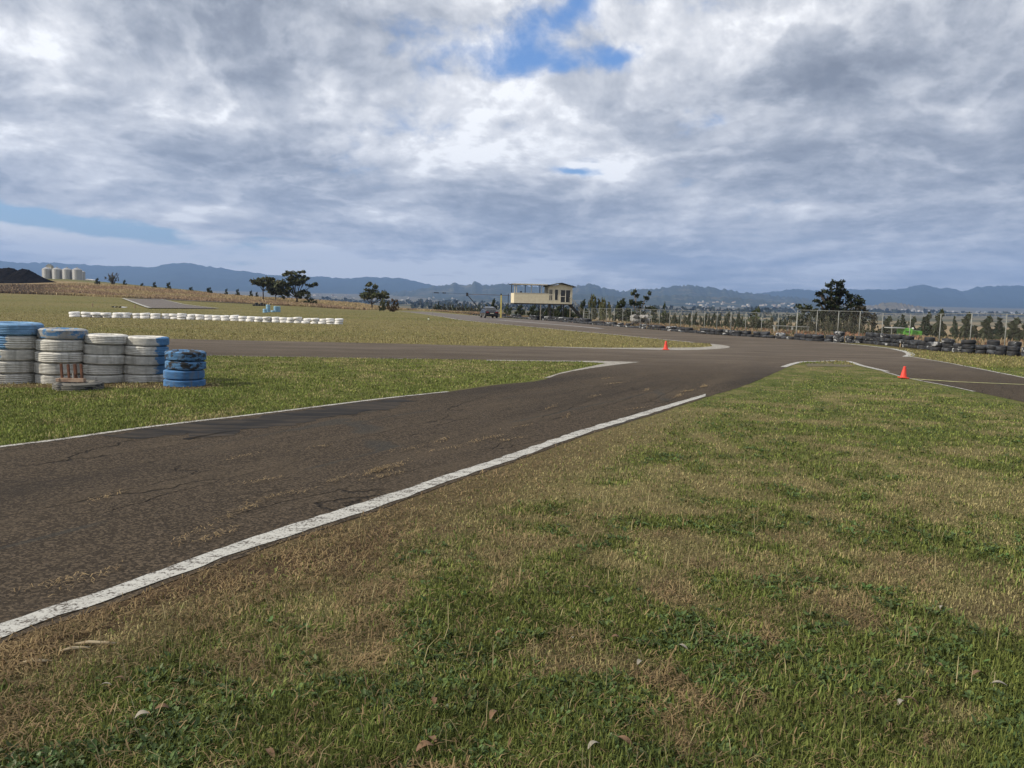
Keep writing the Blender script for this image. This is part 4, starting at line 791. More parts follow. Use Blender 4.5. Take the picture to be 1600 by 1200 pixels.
def fence(posts, label, r):
    "posts: (u, v_top, depth)"
    B0 = [AT(u, v, Y) for u, v, Y in posts]; org = (B0[0][0], B0[0][1], HZ(B0[0][0], B0[0][1])); root = empty('fence', org); tag(root, label, 'fence'); O = Vector(org)
    tops = [Vector(p) - O for p in B0]; gr = [Vector((p[0], p[1], HZ(p[0], p[1]))) - O for p in B0]
    for a, g0 in zip(tops, gr): MB().tube([g0 - Vector((0, 0, .2)), a + Vector((0, 0, .01))], r, 8).build('post', M_POST, root, smooth=True)
    MB().tube(tops, r * .62, 6).build('top_rail', M_POST, root, smooth=True)
    V, al, up, Fq = [], [], [], []; run = 0
    for i, (a, g0) in enumerate(zip(tops, gr)):
        if i: run += (a - tops[i - 1]).length
        for q in (g0 + Vector((0, 0, .05)), a): V.append(tuple(q + Vector((0, r * 1.3, 0)))); al.append(run); up.append(q.z)
        if i: k = 2 * i; Fq.append((k - 2, k, k + 1, k - 1))
    link('wire_mesh', np_mesh('wire_mesh', np.array(V), [np.array(Fq)], attrs={'along': al, 'up': up}), M_LINK, root)
def tw_depth(u): return float(np.interp(u, [p[0] for p in TW_PX], [p[1] for p in TW]))
lowf = [(925, 481.5), (936, 481.8), (948, 482), (960, 482.4), (973.5, 482.5), (987, 482.6), (1001.5, 482.8), (1016, 483.4), (1031, 484), (1047, 484.6), (1064.5, 485), (1082, 485.5), (1101.5, 486.2), (1121, 486.8), (1143, 487.4), (1166, 487.8), (1191, 489), (1217, 489.6), (1245.6, 490.2)]
fence([(u, v, tw_depth(u) + 2.2) for u, v in lowf], 'long low chain link fence of pale posts from the tower stairs to the taller fence', .020)
tallf = [(1246.6, 484.3), (1277.5, 485), (1311, 486), (1344.5, 486.6), (1380, 489.5), (1423.3, 490.6), (1470.5, 490.6), (1519, 490), (1573.5, 491), (1634, 492)]
fence([(u, v, tw_depth(min(u, 1680)) + 1.9) for u, v in tallf], 'taller chain link fence at the right behind the black tyre wall', .021)
# ------------------------------------------------------------------ cones and cord
M_CONE = simple('orange_cone', (.68, .065, .040), .55, rgb2=(.52, .05, .035), scale=6)
def cone(u, v, hpx, wpx, tilt, label):
    x, y, z = G(u, v); h_ = hpx * y / F; r = wpx * y / F / 2; root = empty('traffic_cone', (x, y + r, z + .012)); tag(root, label, 'traffic cone', 'orange cones on the track edge'); root.rotation_euler = (0, tilt, 0)
    prof = [(r * .80, .018), (r * .74, h_ * .10), (r * .30, h_ * .94), (r * .27, h_), (r * .17, h_), (r * .16, h_ * .9)]
    MB().lathe(prof, 28).build('cone_body', M_CONE, root, smooth=True)
    MB().box(-r, r, -r, r, 0, .02).build('base_plate', M_CONE, root, bevel=.006)
cone(1414.5, 592, 18.5, 13, .06, 'orange cone at the near right, by the end of the pale cord'); cone(1041, 547, 13.5, 9.5, 0.0, 'orange cone standing on the pale kerb of the grass island')
P = [G(1424, 593.2), G(1450, 595), (G(1490, 597.5)), G(1540, 599.8), G(1600, 602.3), G(1700, 606)]
tag(MB().tube([(p[0], p[1] + .02 * math.sin(i * 2), p[2] + .022) for i, p in enumerate(P)], .006, 5).build('cord', simple('cord_fibre', (.42, .44, .24), .8)), 'thin pale yellowish cord stretched over the asphalt from the near cone', 'cord')
# ------------------------------------------------------------------ timing tower
M_CREAM = simple('cream_cladding', (.60, .55, .41), .7, rgb2=(.54, .48, .35), scale=3); M_TRIM = simple('pale_trim', (.62, .58, .48), .6); M_DARK = simple('dark_steel', (.028, .028, .03), .6); M_ROOF = simple('grey_green_roof', (.055, .060, .055), .6)
M_POSTC = simple('weathered_timber', (.30, .27, .22), .8, rgb2=(.18, .16, .13)); m, t, b = mat('dark_glass'); b.inputs['Base Color'].default_value = (.012, .014, .016, 1); b.inputs['Roughness'].default_value = .08; b.inputs['Specular IOR Level'].default_value = .4; M_GLASS = m
TD = 97.0; k = TD / F; x0, y0, z0 = AT(803, 473, TD); gz = HZ(x0 + 3, TD)
TR = rad(9); tw = empty('timing_tower', (x0, y0, z0), TR); tag(tw, 'cream raised timing hut on stilts with an open viewing deck', 'tower')
Wd = 54 * k; Wc = 38.5 * k; Dp = 2.5; par = 15.2 * k; rf = 28 * k; fl = z0 - gz
def clad(mb, x0, x1, z0_, z1_, y, n):
    for i in range(n):
        a = z0_ + (z1_ - z0_) * i / n; b_ = z0_ + (z1_ - z0_) * (i + 1) / n; mb.add([(x0, y - .012, a), (x1, y - .012, a), (x1, y, b_), (x0, y, b_)], [(0, 1, 2, 3)]); mb.add([(x0, y - .012, a), (x1, y - .012, a), (x1, y, a), (x0, y, a)], [(3, 2, 1, 0)])
    return mb
MB().box(-.02, Wd + Wc + .1, -.03, Dp, -.16, -.02).build('deck', M_DARK, tw)
mb = MB(); mb.box(0, Wd, 0, .05, -.02, par); clad(mb, 0, Wd, 0, par, -.002, 7); mb.box(0, .05, .052, Dp - .052, -.02, par); mb.box(0, Wd, Dp - .05, Dp, -.02, par); mb.build('parapet', M_CREAM, tw)
MB().box(-.04, Wd + .02, -.035, .085, par + .002, par + .05).build('handrail', M_TRIM, tw)
mb = MB(); mb.box(-.25, Wd + .35, -.30, Dp + .3, rf + .0, rf + .10); mb.build('deck_roof', M_DARK, tw); MB().box(-.27, Wd * .96, -.33, -.302, rf + .02, rf + .14).build('gutter', M_TRIM, tw)
for px, py in ((.06, .05), (.06, Dp - .08), (Wd * .42, Dp - .08), (Wd * .50, .05), (Wd * .80, .05), (Wd * .86, Dp - .08), (.30, .05)): MB().bar((px, py, par + .052), (px, py, rf), .075, .075).build('deck_post', M_TRIM if py < 1 else M_DARK, tw)
# cabin
xa, xb = Wd + .02, Wd + Wc; ev = 27 * k; pk = 31.6 * k
def wall_open(x0, x1, z1, holes, y, th=.08):
    "front wall made of pieces round its openings (x0,x1,z0,z1), ordered in x"
    mb = MB(); x = x0
    for a, b_, c_, d in holes: mb.box(x, a, y, y + th, -.02, z1); mb.box(a, b_, y, y + th, -.02, c_); mb.box(a, b_, y, y + th, d, z1); x = b_
    mb.box(x, x1, y, y + th, -.02, z1); return mb
HO = [(xa + .9 * k, xa + 7 * k, 4.5 * k, 22.5 * k), (xa + 9.6 * k, xa + 16 * k, 4.8 * k, 22.6 * k), (xa + 19 * k, xa + 35.8 * k, 1.6 * k, 22 * k)]
mb = wall_open(xa, xb, ev, HO, -.01); mb.prism([(xa, ev), (xb, ev), ((xa + xb) / 2 + .1, pk - .1)], -.01, .07)
mb.box(xa, xa + .08, .075, Dp, par, ev); mb.box(xb - .08, xb, .075, Dp, -.02, ev); mb.box(xa + .082, xb - .082, Dp - .08, Dp, -.02, ev); mb.build('cabin_wall', M_CREAM, tw)
cx = (xa + xb) / 2 + .1
mb = MB(); th = .09
for s, e in ((-1, xa - .25), (1, xb + .35)):
    p = [(cx, pk), (e, ev - .08), (e, ev - .08 + th), (cx, pk + th)]; mb.prism(p if s < 0 else p[::-1], -.32, Dp + .25)
mb.build('roof', M_ROOF, tw)
for i, (a, b_, c_, d) in enumerate(HO):
    f = MB(); w_ = .06; f.box(a, a + w_, -.03, .03, c_, d); f.box(b_ - w_, b_, -.03, .03, c_, d); f.box(a + w_, b_ - w_, -.03, .03, c_, c_ + w_); f.box(a + w_, b_ - w_, -.03, .03, d - w_, d)
    if i == 0: f.box(a + w_, b_ - w_, -.025, .03, c_ + (d - c_) * .47, c_ + (d - c_) * .53); f.box((a + b_) / 2 - .03, (a + b_) / 2 + .03, -.02, .025, c_ + w_, d - w_)
    if i == 2: f.box((a + b_) / 2 - .04, (a + b_) / 2 + .04, -.025, .03, c_ + w_, d - w_); f.box(a + w_, (a + b_) / 2 - .04, -.025, .03, c_ + (d - c_) * .46, c_ + (d - c_) * .50)
    fr = f.build('window' if i < 2 else 'door', M_TRIM, tw); MB().box(a + .02, b_ - .02, .032, .04, c_ + .02, d - .02).build('pane', M_GLASS, fr)
# stilts, braces
ST = [(42.5, 0), (45, 2.2), (58, .05), (61.5, 2.3), (69.5, 2.3), (79, .1), (82, 2.3), (90, .05)]
for i, (u, yy) in enumerate(ST): MB().bar((u * k, yy, -.16), (u * k, yy, -fl - .3), .16 if i in (2, 3, 5) else .10).build('stilt', M_DARK if i in (1, 2, 5, 6) else M_POSTC, tw)
for a, b_ in (((35, -.1), (44, -.95)), ((47, -.12), (58, -1.15)), ((44, -1.0), (57, -2.0))): MB().bar((a[0] * k, .3, a[1] - .08), (b_[0] * k, .3, b_[1]), .07).build('brace', M_DARK, tw)
sx0, sx1 = 87 * k, 110 * k; sz = -fl + .12
for yy in (-.30, -1.15):
    MB().bar((sx0, yy, -.1), (sx1, yy, sz), .05, .2).build('stair_stringer', M_DARK, tw); MB().bar((sx0, yy, .80), (sx1, yy, sz + .9), .04).build('stair_rail', M_POSTC, tw)
    for f in (0.0, .33, .66, 1.0): p = Vector((sx0, yy, -.1)).lerp(Vector((sx1, yy, sz)), f); MB().bar(p, p + Vector((0, 0, .9)), .035).build('baluster', M_POSTC, tw)
mb = MB(); MB().box(84 * k, sx0 + .1, -1.2, -.035, -.14, -.08).build('landing', M_DARK, tw)
for i in range(10): f = (i + .5) / 10; p = Vector((sx0, 0, -.1)).lerp(Vector((sx1, 0, sz)), f); mb.box(p.x - .13, p.x + .13, -1.12, -.33, p.z + .02, p.z + .06)
mb.build('stair_tread', M_DARK, tw)
# person behind the parapet
def person_on_deck():
    mp, t, b = mat('dark_clothing'); b.inputs['Base Color'].default_value = (.012, .012, .015, 1)
    sk = simple('skin', (.32, .19, .14), .6)
    px = 12.0 * k; P = Matrix.Translation((x0, y0, z0)) @ Matrix.Rotation(TR, 4, 'Z'); o = P @ Vector((px, .62, -.02))
    J = {'pel': (0, 0, .62), 'belly': (0, .0, .82), 'chest': (0, -.04, 1.04), 'neck': (0, -.05, 1.20), 'head': (0, -.07, 1.31), 'top': (0, -.06, 1.42), 'sl': (-.17, -.04, 1.13), 'sr': (.17, -.04, 1.13), 'el': (-.26, -.16, .93), 'er': (.26, -.16, .93), 'hl': (-.18, -.36, .96), 'hr': (.16, -.36, .96), 'kl': (-.10, -.36, .58), 'kr': (.10, -.36, .58), 'al': (-.10, -.34, .10), 'ar': (.10, -.34, .10), 'tl': (-.10, -.48, .05), 'tr': (.10, -.48, .05)}
    Ed = [('pel', 'belly'), ('belly', 'chest'), ('chest', 'neck'), ('neck', 'head'), ('head', 'top'), ('chest', 'sl'), ('chest', 'sr'), ('sl', 'el'), ('sr', 'er'), ('el', 'hl'), ('er', 'hr'), ('pel', 'kl'), ('pel', 'kr'), ('kl', 'al'), ('kr', 'ar'), ('al', 'tl'), ('ar', 'tr')]
    Rr = {'pel': .16, 'belly': .15, 'chest': .16, 'neck': .055, 'head': .095, 'top': .07, 'sl': .075, 'sr': .075, 'el': .05, 'er': .05, 'hl': .035, 'hr': .035, 'kl': .07, 'kr': .07, 'al': .045, 'ar': .045, 'tl': .035, 'tr': .035}
    nm = list(J); me = bpy.data.meshes.new('person'); me.from_pydata([J[a] for a in nm], [(nm.index(a), nm.index(b_)) for a, b_ in Ed], []); ob = link('person', me, mp, None, o); ob.rotation_euler.z = TR
    ms = ob.modifiers.new('skin', 'SKIN'); 
    for i, a in enumerate(nm): me.skin_vertices[0].data[i].radius = (Rr[a], Rr[a]); me.skin_vertices[0].data[i].use_root = (a == 'pel')
    ob.modifiers.new('sub', 'SUBSURF').levels = 2; ob.modifiers['sub'].render_levels = 2
    tag(ob, 'person in dark clothes sitting behind the cream parapet of the tower deck', 'person')
    h = MB(); h.lathe([(.0, 1.45), (.06, 1.44), (.095, 1.40), (.108, 1.34), (.10, 1.30)], 14, c=(0, -.06, 0)); h.build('hair', simple('dark_hair', (.012, .010, .009), .8), ob)
    st = empty('stool', P @ Vector((px, .66, -.02)), TR); tag(st, 'dark stool under the person on the tower deck', 'stool'); MB().box(-.2, .2, -.18, .18, .42, .47).build('seat', M_DARK, st)
    for a in (-.17, .17):
        for b_ in (-.15, .15): MB().bar((a, b_, 0), (a, b_, .42), .03).build('leg', M_DARK, st)
person_on_deck()
# stile: step ladder over the fence line right of the stairs
x, y, z = G(916.5, 503); kk = y / F; root = empty('step_ladder', (x, y, z)); tag(root, 'pale A shaped step ladder leading over the tyre wall beside the tower stairs', 'ladder'); hL = 21 * kk
for s in (-1, 1): MB().bar((s * 5.6 * kk, 0, 0), (s * 3.6 * kk, .5, hL), .05).build('side_rail', M_POST, root); MB().bar((s * 5 * kk, 1.2, -.1), (s * 3.6 * kk, .56, hL), .05).build('back_leg', M_POST, root)
for i in range(5): f = (i + .6) / 6; MB().box(-(5.5 - 2 * f) * kk, (5.5 - 2 * f) * kk, f * .5 - .08, f * .5 + .12, f * hL - .02, f * hL + .02).build('step', M_POST, root)
# ------------------------------------------------------------------ start light gantry
GD = 112.; gk = GD / F; x, y, z = AG(783, GD); root = empty('light_gantry', (x, y, z)); tag(root, 'light gantry with a yellow post, black pole, long thin boom and dark lamps', 'gantry'); zb = AT(783, 461.4, GD)[2] - z; Lx = lambda u: (u - 783) * gk
MB().bar((0, 0, -.3), (0, 0, zb), .20).build('yellow_post', simple('yellow_paint', (.52, .44, .14), .6), root); MB().bar((Lx(794), 0, -.2), (Lx(794), 0, zb + .25), .09).build('black_pole', M_DARK, root)
MB().bar((Lx(730), 0, zb + .06), (Lx(796), 0, zb), .06).build('boom', simple('brown_steel', (.12, .09, .07), .6), root); MB().bar((Lx(731), 0, zb - .1), (Lx(752), 0, zb - 2.2), .10).build('strut', M_DARK, root); MB().bar((Lx(752), 0, zb - 2.15), (Lx(752), 0, -.2), .10).build('strut_post', M_DARK, root)
MB().box(Lx(728.5), Lx(731.8), -.12, .12, zb - .22, zb + .26).build('lamp_head', M_DARK, root, bevel=.02); MB().box(Lx(781.8), Lx(783.8), -.06, .06, zb + .01, zb + .22).build('lamp_cap', M_DARK, root)
MB().tube([(Lx(676), 0, zb + .16), (Lx(730), 0, zb + .10)], .012, 5).build('cable', M_DARK, root); MB().bar((Lx(676.5), 0, zb + .17), (Lx(676.5), 0, -1.5), .025).build('cable_post', simple('grey_steel', (.2, .22, .24), .6), root)
MB().box(Lx(678.5), Lx(686), -.06, .06, zb + .09, zb + .22).build('lamp_bar', M_DARK, root)
for u in (692, 694.8): MB().box(Lx(u), Lx(u + 1.6), -.06, .06, zb + .06, zb + .24).build('lamp', M_DARK, root)
# ------------------------------------------------------------------ car
CD = 104.; x, y, z = G(763.5, 496.9); root = empty('car', (x, y + .9, z), rad(13)); tag(root, 'dark car with pale reflections driving away along the back straight', 'car')
mp, t, b = mat('dark_car_paint'); b.inputs['Base Color'].default_value = (.030, .032, .036, 1); b.inputs['Roughness'].default_value = .22; b.inputs['Metallic'].default_value = .35; b.inputs['Coat Weight'].default_value = .6
S = [(-2.1, .42), (-2.12, .70), (-2.05, .92), (-1.55, 1.0), (-.85, 1.40), (-.2, 1.46), (.45, 1.40), (1.05, 1.0), (1.9, .86), (2.12, .66), (2.12, .36), (1.72, .22), (1.62, .50), (1.35, .62), (1.05, .50), (.95, .22), (-.95, .22), (-1.05, .50), (-1.35, .62), (-1.62, .50), (-1.72, .25)]
mb = MB()
def car_y(zz): return .88 - max(0, zz - .9) * .42 - max(0, .3 - zz) * .3
secs = []
for sgn in (-1, -.75, 0, .75, 1):
    secs.append([(sgn * car_y(zz) , yy, zz + (.03 if abs(sgn) < .9 and zz > 1.2 else 0)) for yy, zz in S])
n = len(S); mb.add([p for s_ in secs for p in s_], [(i * n + j, i * n + (j + 1) % n, (i + 1) * n + (j + 1) % n, (i + 1) * n + j) for i in range(4) for j in range(n)] + [tuple(range(n)), tuple(range(4 * n, 5 * n))[::-1]])
mb.build('body', mp, root, smooth=False, bevel=.03)
def quad(name, pts, th, m_): 
    v = [Vector(p) for p in pts]; nrm = (v[1] - v[0]).cross(v[2] - v[0]).normalized() * th; MB().add([tuple(p) for p in v] + [tuple(p + nrm) for p in v], [(0, 1, 2, 3), (7, 6, 5, 4), (0, 4, 5, 1), (1, 5, 6, 2), (2, 6, 7, 3), (3, 7, 4, 0)]).build(name, m_, root)
quad('rear_window', [(-.62, -1.50, 1.04), (.62, -1.50, 1.04), (.54, -.93, 1.385), (-.54, -.93, 1.385)], .012, M_GLASS); quad('windscreen', [(.62, 1.02, 1.03), (-.62, 1.02, 1.03), (-.54, .5, 1.39), (.54, .5, 1.39)], .012, M_GLASS)
for s in (-1, 1): quad('side_window', [(s * .865, -1.3, 1.03), (s * .865, .92, 1.03), (s * .70, .42, 1.37), (s * .70, -.75, 1.37)] if s < 0 else [(s * .865, .92, 1.03), (s * .865, -1.3, 1.03), (s * .70, -.75, 1.37), (s * .70, .42, 1.37)], .012, M_GLASS)
for s in (-1, 1): MB().box(s * .62 - .17, s * .62 + .17, -2.15, -2.10, .72, .86).build('tail_light', simple('red_lens', (.22, .012, .012), .3), root, bevel=.01); MB().box(s * .98 - .09, s * .98 + .09, .72, .84, .98, 1.1).build('mirror', mp, root, bevel=.02)
MB().box(-.26, .26, -2.14, -2.115, .60, .70).build('number_plate', simple('plate_white', (.6, .58, .5), .5), root); MB().box(-.80, .80, -2.19, -2.08, .33, .50).build('bumper', M_DARK, root, bevel=.03)
for sx_ in (-.80, .80):
    for sy_ in (-1.35, 1.35):
        wl = MB().lathe([(.19, -.09), (.30, -.10), (.325, -.06), (.325, .06), (.30, .10), (.19, .09)], 24).build('wheel', TB_BLACK if False else M_DARK, root, (sx_, sy_, .325), smooth=True); wl.rotation_euler = (0, rad(90), 0); MB().lathe([(0, -.085), (.06, -.095), (.19, -.08), (.19, .08), (0, .085)], 16).build('rim', M_POST, wl, smooth=True)
# ------------------------------------------------------------------ silos
m, t, b = mat('galvanised_silo'); co = t.co(); wv = t.m('SINE', t.m('MULTIPLY', t.new('ShaderNodeSeparateXYZ').outputs[2], 1.0)); sz_ = [q for q in t.n if q.type == 'SEPXYZ'][0]; t.set(sz_.inputs[0], t.mapping(co, (14, 14, 14)))
t.set(b.inputs['Base Color'], t.mix(t.noise(t.mapping(co, (1, 1, .2)), .8, 4), (.30, .30, .30), (.42, .42, .42))); b.inputs['Roughness'].default_value = .45; b.inputs['Metallic'].default_value = .35; bp = t.new('ShaderNodeBump'); bp.inputs['Strength'].default_value = .3; bp.inputs['Distance'].default_value = .1; t.set(bp.inputs['Height'], wv); t.set(b.inputs['Normal'], bp.outputs[0]); M_SILO = m
SD = 540.; sk = SD / F
for i, (u, r, vt, ve, lab) in enumerate([(74.5, 7.0, 417.5, 420.5, 'leftmost steel grain silo, with the loading tower behind it'), (90.2, 7.1, 418.3, 421, 'second steel grain silo from the left'), (105.8, 6.9, 418.6, 421.3, 'third steel grain silo from the left'), (121.5, 7.1, 418.8, 421.6, 'rightmost big steel grain silo')]):
    x, y, z = AG(u, SD); ze = AT(u, ve, SD)[2] - z; zt_ = AT(u, vt, SD)[2] - z; R = r * sk; root = empty('silo', (x, y, z)); tag(root, lab, 'silo', 'grain silos on the hill')
    MB().lathe([(R, -1.0), (R, ze), (R * .985, ze + .05)], 40).build('silo_wall', M_SILO, root, smooth=False); MB().lathe([(R * 1.02, ze), (R * .5, (ze + zt_) / 2 + .35), (.5, zt_), (0, zt_)], 40).build('silo_roof', M_SILO, root)
    MB().lathe([(.5, zt_ - .1), (.55, zt_ + .45), (0, zt_ + .6)], 12).build('roof_cap', M_SILO, root); MB().bar((R * .35, -R * .96, 0), (R * .35, -R * .96, ze), .35, .1).build('access_ladder', M_POST, root)
x, y, z = AG(131, SD + 12); R = 3.0 * sk; root = empty('silo', (x, y, z)); tag(root, 'small pale silo at the right end of the silo row', 'silo', 'grain silos on the hill'); ze = AT(131, 425, SD + 12)[2] - z; MB().lathe([(R, -1), (R, ze)], 24).build('silo_wall', M_SILO, root); MB().lathe([(R * 1.03, ze), (.3, ze + .7), (0, ze + .7)], 24).build('silo_roof', M_SILO, root)
x, y, z = AG(79, SD + 14); zt_ = AT(79, 412.3, SD)[2] - z; root = empty('loading_tower', (x, y, z)); tag(root, 'cream grain loading tower rising behind the leftmost silo', 'tower'); MB().box(-1.8, 1.8, -1.5, 1.5, -1, zt_ - 1.2).build('shaft', simple('cream_sheet', (.5, .46, .36), .7), root); MB().prism([(-2.0, zt_ - 1.2), (2.0, zt_ - 1.2), (0, zt_ + .4)], -1.6, 1.6).build('cap_roof', M_POST, root)
x, y, z = AG(140, SD + 20); root = empty('shed', (x, y, z)); tag(root, 'low white roofed shed right of the silos', 'shed'); MB().box(-4, 4, -3, 3, -1, .9).build('wall', M_TRIM, root); MB().prism([(-4.3, .9), (4.3, .9), (0, 1.7)], -3.2, 3.2).build('roof', simple('white_roof', (.7, .7, .7), .5), root)
# ------------------------------------------------------------------ black heaps
M_HEAP = simple('black_spoil', (.007, .007, .008), .95, rgb2=(.016, .015, .016), scale=.8, bump=.6); M_HEAP.node_tree.nodes['Principled BSDF'].inputs['Specular IOR Level'].default_value = 0
def heap(crest, Y, depth, label, foot):
    C = np.array(crest, float); n = 90; u = np.linspace(C[0, 0], C[-1, 0], n); v = np.interp(u, C[:, 0], C[:, 1]) + (vnoise(u * .9, u * 0, 8) - .5) * .9; V = []
    d = FW[None] + ((u - 800) / F)[:, None] * CR[None] + ((600 - v) / F)[:, None] * CU[None]; tt = Y / d[:, 1]; xc = tt * d[:, 0]; zc = EYE + tt * d[:, 2]
    for s in np.linspace(-1, 1, 31):
        y = np.full(n, Y + s * depth); bz = H(xc, y) - .6; f = max(0, 1 - abs(s)); z = bz + np.maximum(zc - bz, 0) * f * (1 + .10 * (fbm(xc / 3, y / 3, 6) - .5) * (1 - f) * 4); V.append(np.stack([xc, y, z], 1))
    V = np.array(V); ix = np.arange(31 * n).reshape(31, n); q = np.stack([ix[:-1, :-1], ix[:-1, 1:], ix[1:, 1:], ix[1:, :-1]], -1).reshape(-1, 4)
    tag(link('spoil_heap', np_mesh('spoil_heap', V.reshape(-1, 3), [q]), M_HEAP, smooth=True), label, 'spoil heap', 'black heaps at the left')
heap([(-60, 430), (-20, 421), (5, 419), (14, 417.8), (22, 419.5), (30, 424), (48, 432), (64, 440)], 345, 14, 'black spoil heap with a pointed top at the far left', 444)
heap([(10, 436), (22, 425), (35, 419.6), (45, 421.5), (50, 424), (62, 431), (75, 437.5), (92, 444.5)], 330, 12, 'black spoil heap with a long right slope beside the silos', 444)
# ------------------------------------------------------------------ small things in the fields
lb = tyre_paint('pale_blue_paint', (.22, .45, .66), (.55, .6, .66), 0, .05, .4, worn=.3); bm_ = tyre_mesh(.5, 1, False, 22, 2, .02).mesh('blue_tyre'); bm_.materials.append(lb); bk_ = tyre_mesh(.5, 1, False, 20, 4, .02).mesh('dark_tyre'); bk_.materials.append(WB[0])
def small_tyre(me, u, v, k_, dpx, tpx, label, group, upright=False):
    x, y = GH(u, v); z = HZ(x, y); o = bpy.data.objects.new('tyre', me); COL.objects.link(o); d = dpx * y / F; th = tpx * y / F; o.scale = (d, d, th)
    o.location = (x, y + d / 2, z + k_ * th - .02)
    if upright: o.rotation_euler = (rad(90), 0, random.uniform(-.3, .3)); o.location = (x, y + th, z + d / 2 - .02)
    tag(o, label, 'tyre', group)
for u, v, n in [(413, 488.5, 2), (418, 488, 4), (430, 487.5, 3), (434, 487.6, 3), (425.5, 487.8, 1)]:
    for k_ in range(n): small_tyre(bm_, u, v, k_, 6.4, 3.0, 'pale blue tyre in the cluster of low stacks far out on the field', 'pale blue tyres on the field')
for i in range(5):
    for k_ in range(2 if i in (1, 3) else 1): small_tyre(bk_, 396 + i * 4, 478, k_, 4.3, 2.6, 'black tyre in the short line behind the pale blue stacks', 'black tyres behind the blue stacks')
for u, v in ((113, 458.4), (125, 459.3), (135, 459.3)): small_tyre(bk_, u, v, 0, 3.6, 1.6, 'lone black tyre standing at the foot of the left bank', 'black tyres at the foot of the left bank', True)
for u, v in ((573, 481), (590, 482), (568, 469.5), (581, 478)): small_tyre(bk_, u, v, 0, 3.2, 1.8, 'lone black tyre beside the track end near the lone bushy tree', 'black tyres near the lone bushy tree', True)
for i in range(9): small_tyre(wm[0, 0], 719 + i * 4.2, 489.5 + i * .55, 0, 4, 2.2, 'low dark tyre along the back straight left of the car', 'tyres left of the car')
x, y = GH(182, 480.5); z = HZ(x, y); root = empty('debris', (x, y, z)); tag(root, 'white and black broken panels lying in the left field', 'debris'); kk = y / F
for i, (a, b_, c_, tilt) in enumerate([(-6, -3.5, 1.8, .5), (3, 8, 1.6, .2), (8, 13, 1.2, -.2)]): MB().add([(a * kk, 0, .02), (b_ * kk, 0, .02), (b_ * kk, .8, c_ * kk), (a * kk, .8, c_ * kk * .8), (a * kk, .05, .0), (b_ * kk, .05, .0), (b_ * kk, .85, c_ * kk - .04), (a * kk, .85, c_ * kk * .8 - .04)], [(0, 1, 2, 3), (7, 6, 5, 4), (0, 4, 5, 1), (1, 5, 6, 2), (2, 6, 7, 3), (3, 7, 4, 0)]).build('panel', simple('white_panel', (.62, .62, .64), .5), root)
for a in (-7, -1.5, 4): MB().bar((a * kk, -.1, .05), ((a + 3) * kk, .1, 1.5 * kk), .14).build('strut', M_DARK, root)
for u, v, lab in ((144.5, 479, 'short dark stake in the left field beyond the white tyres'), (210.5, 481.5, 'short dark stake beside the asphalt bend on the slope')):
    x, y = GH(u, v); z = HZ(x, y); tag(MB().tube([(0, 0, -.2), (.02, 0, .45), (.05, 0, .50)], [.07, .06, .03], 6).build('stake', M_WOOD, None, (x, y, z)), lab, 'stake')
x, y, z = G(669.5, 501); kk = y / F; root = empty('marker_board', (x, y, z)); tag(root, 'small white marker board with a dark top on the island grass', 'marker'); MB().box(-1.2 * kk, 1.2 * kk, -.03, .03, 1.2 * kk, 4.4 * kk).build('board', simple('marker_white', (.62, .66, .5), .6), root); MB().box(-1.1 * kk, 1.1 * kk, -.035, .035, 4.5 * kk, 5.6 * kk).build('top_cap', M_DARK, root)
for s in (-.9, .9): MB().bar((s * kk, 0, -.1), (s * kk, 0, 1.2 * kk), .04).build('leg', M_DARK, root)
# rubble behind the low fence, green shed, pale roofs
M_CONC = simple('pale_concrete', (.32, .31, .30), .85, rgb2=(.17, .165, .16), scale=3)
for i in range(12):
    u = 992 + (i % 4) * 6.3 + random.uniform(-1, 1); lv = i // 4; Yd = 76 + random.uniform(-1, 1.5); x, y, z = AG(u, Yd); bm = bmesh.new(); bmesh.ops.create_icosphere(bm, subdivisions=2, radius=1)
    for v in bm.verts: v.co *= 1 + random.uniform(-.16, .16); v.co.z = max(-.7, min(.7, v.co.z))
    me = bpy.data.meshes.new('concrete_lump'); bm.to_mesh(me); bm.free(); o = link('concrete_lump', me, M_CONC if i % 3 else M_DARK, None, (x, y, z + .2 + lv * .34)); o.scale = (.36, .3, .25); o.rotation_euler = (random.uniform(-.4, .4), random.uniform(-.4, .4), random.uniform(0, 6))
    tag(o, 'pale concrete lump in the heap behind the low fence' if i % 3 else 'dark lump among the pale concrete heap behind the low fence', 'rubble', 'lumps of the heap behind the low fence')
GD2 = 66.; gk = GD2 / F; x, y, z = AG(1427, GD2); zt_ = AT(1427, 515.3, GD2)[2] - z; Lx = lambda u: (u - 1427) * gk
root = empty('shed', (x, y, z)); tag(root, 'bright green shed with a flat side canopy behind the tall fence', 'shed'); M_GREEN = simple('bright_green_paint', (.135, .42, .055), .5, rgb2=(.10, .33, .045), scale=3)
mb = MB(); mb.box(Lx(1411), Lx(1424.5), -.4, .8, -.3, zt_ + .12); mb.build('end_wall', M_GREEN, root); MB().box(Lx(1424.6), Lx(1443.5), .0, 1.3, -.3, zt_ - .08).build('side_wall', simple('green_side_paint', (.10, .31, .045), .5), root); MB().box(Lx(1413.5), Lx(1421), -.43, -.405, zt_ - .20, zt_ - .12).build('sign_board', M_DARK, root)
MB().box(Lx(1391.5), Lx(1412), -.5, .9, zt_ + .10, zt_ + .17).build('canopy', simple('grey_sheet', (.34, .36, .36), .5), root); MB().bar((Lx(1393), -.3, -.3), (Lx(1393), -.3, zt_ + .1), .05).build('canopy_post', M_POST, root); MB().lathe([(0, -.1), (.08, -.06), (.1, 0), (.08, .06), (0, .1)], 12, c=(Lx(1427.5), -.1, zt_ + .1)).build('lamp_globe', simple('white_globe', (.7, .7, .7), .4), root)
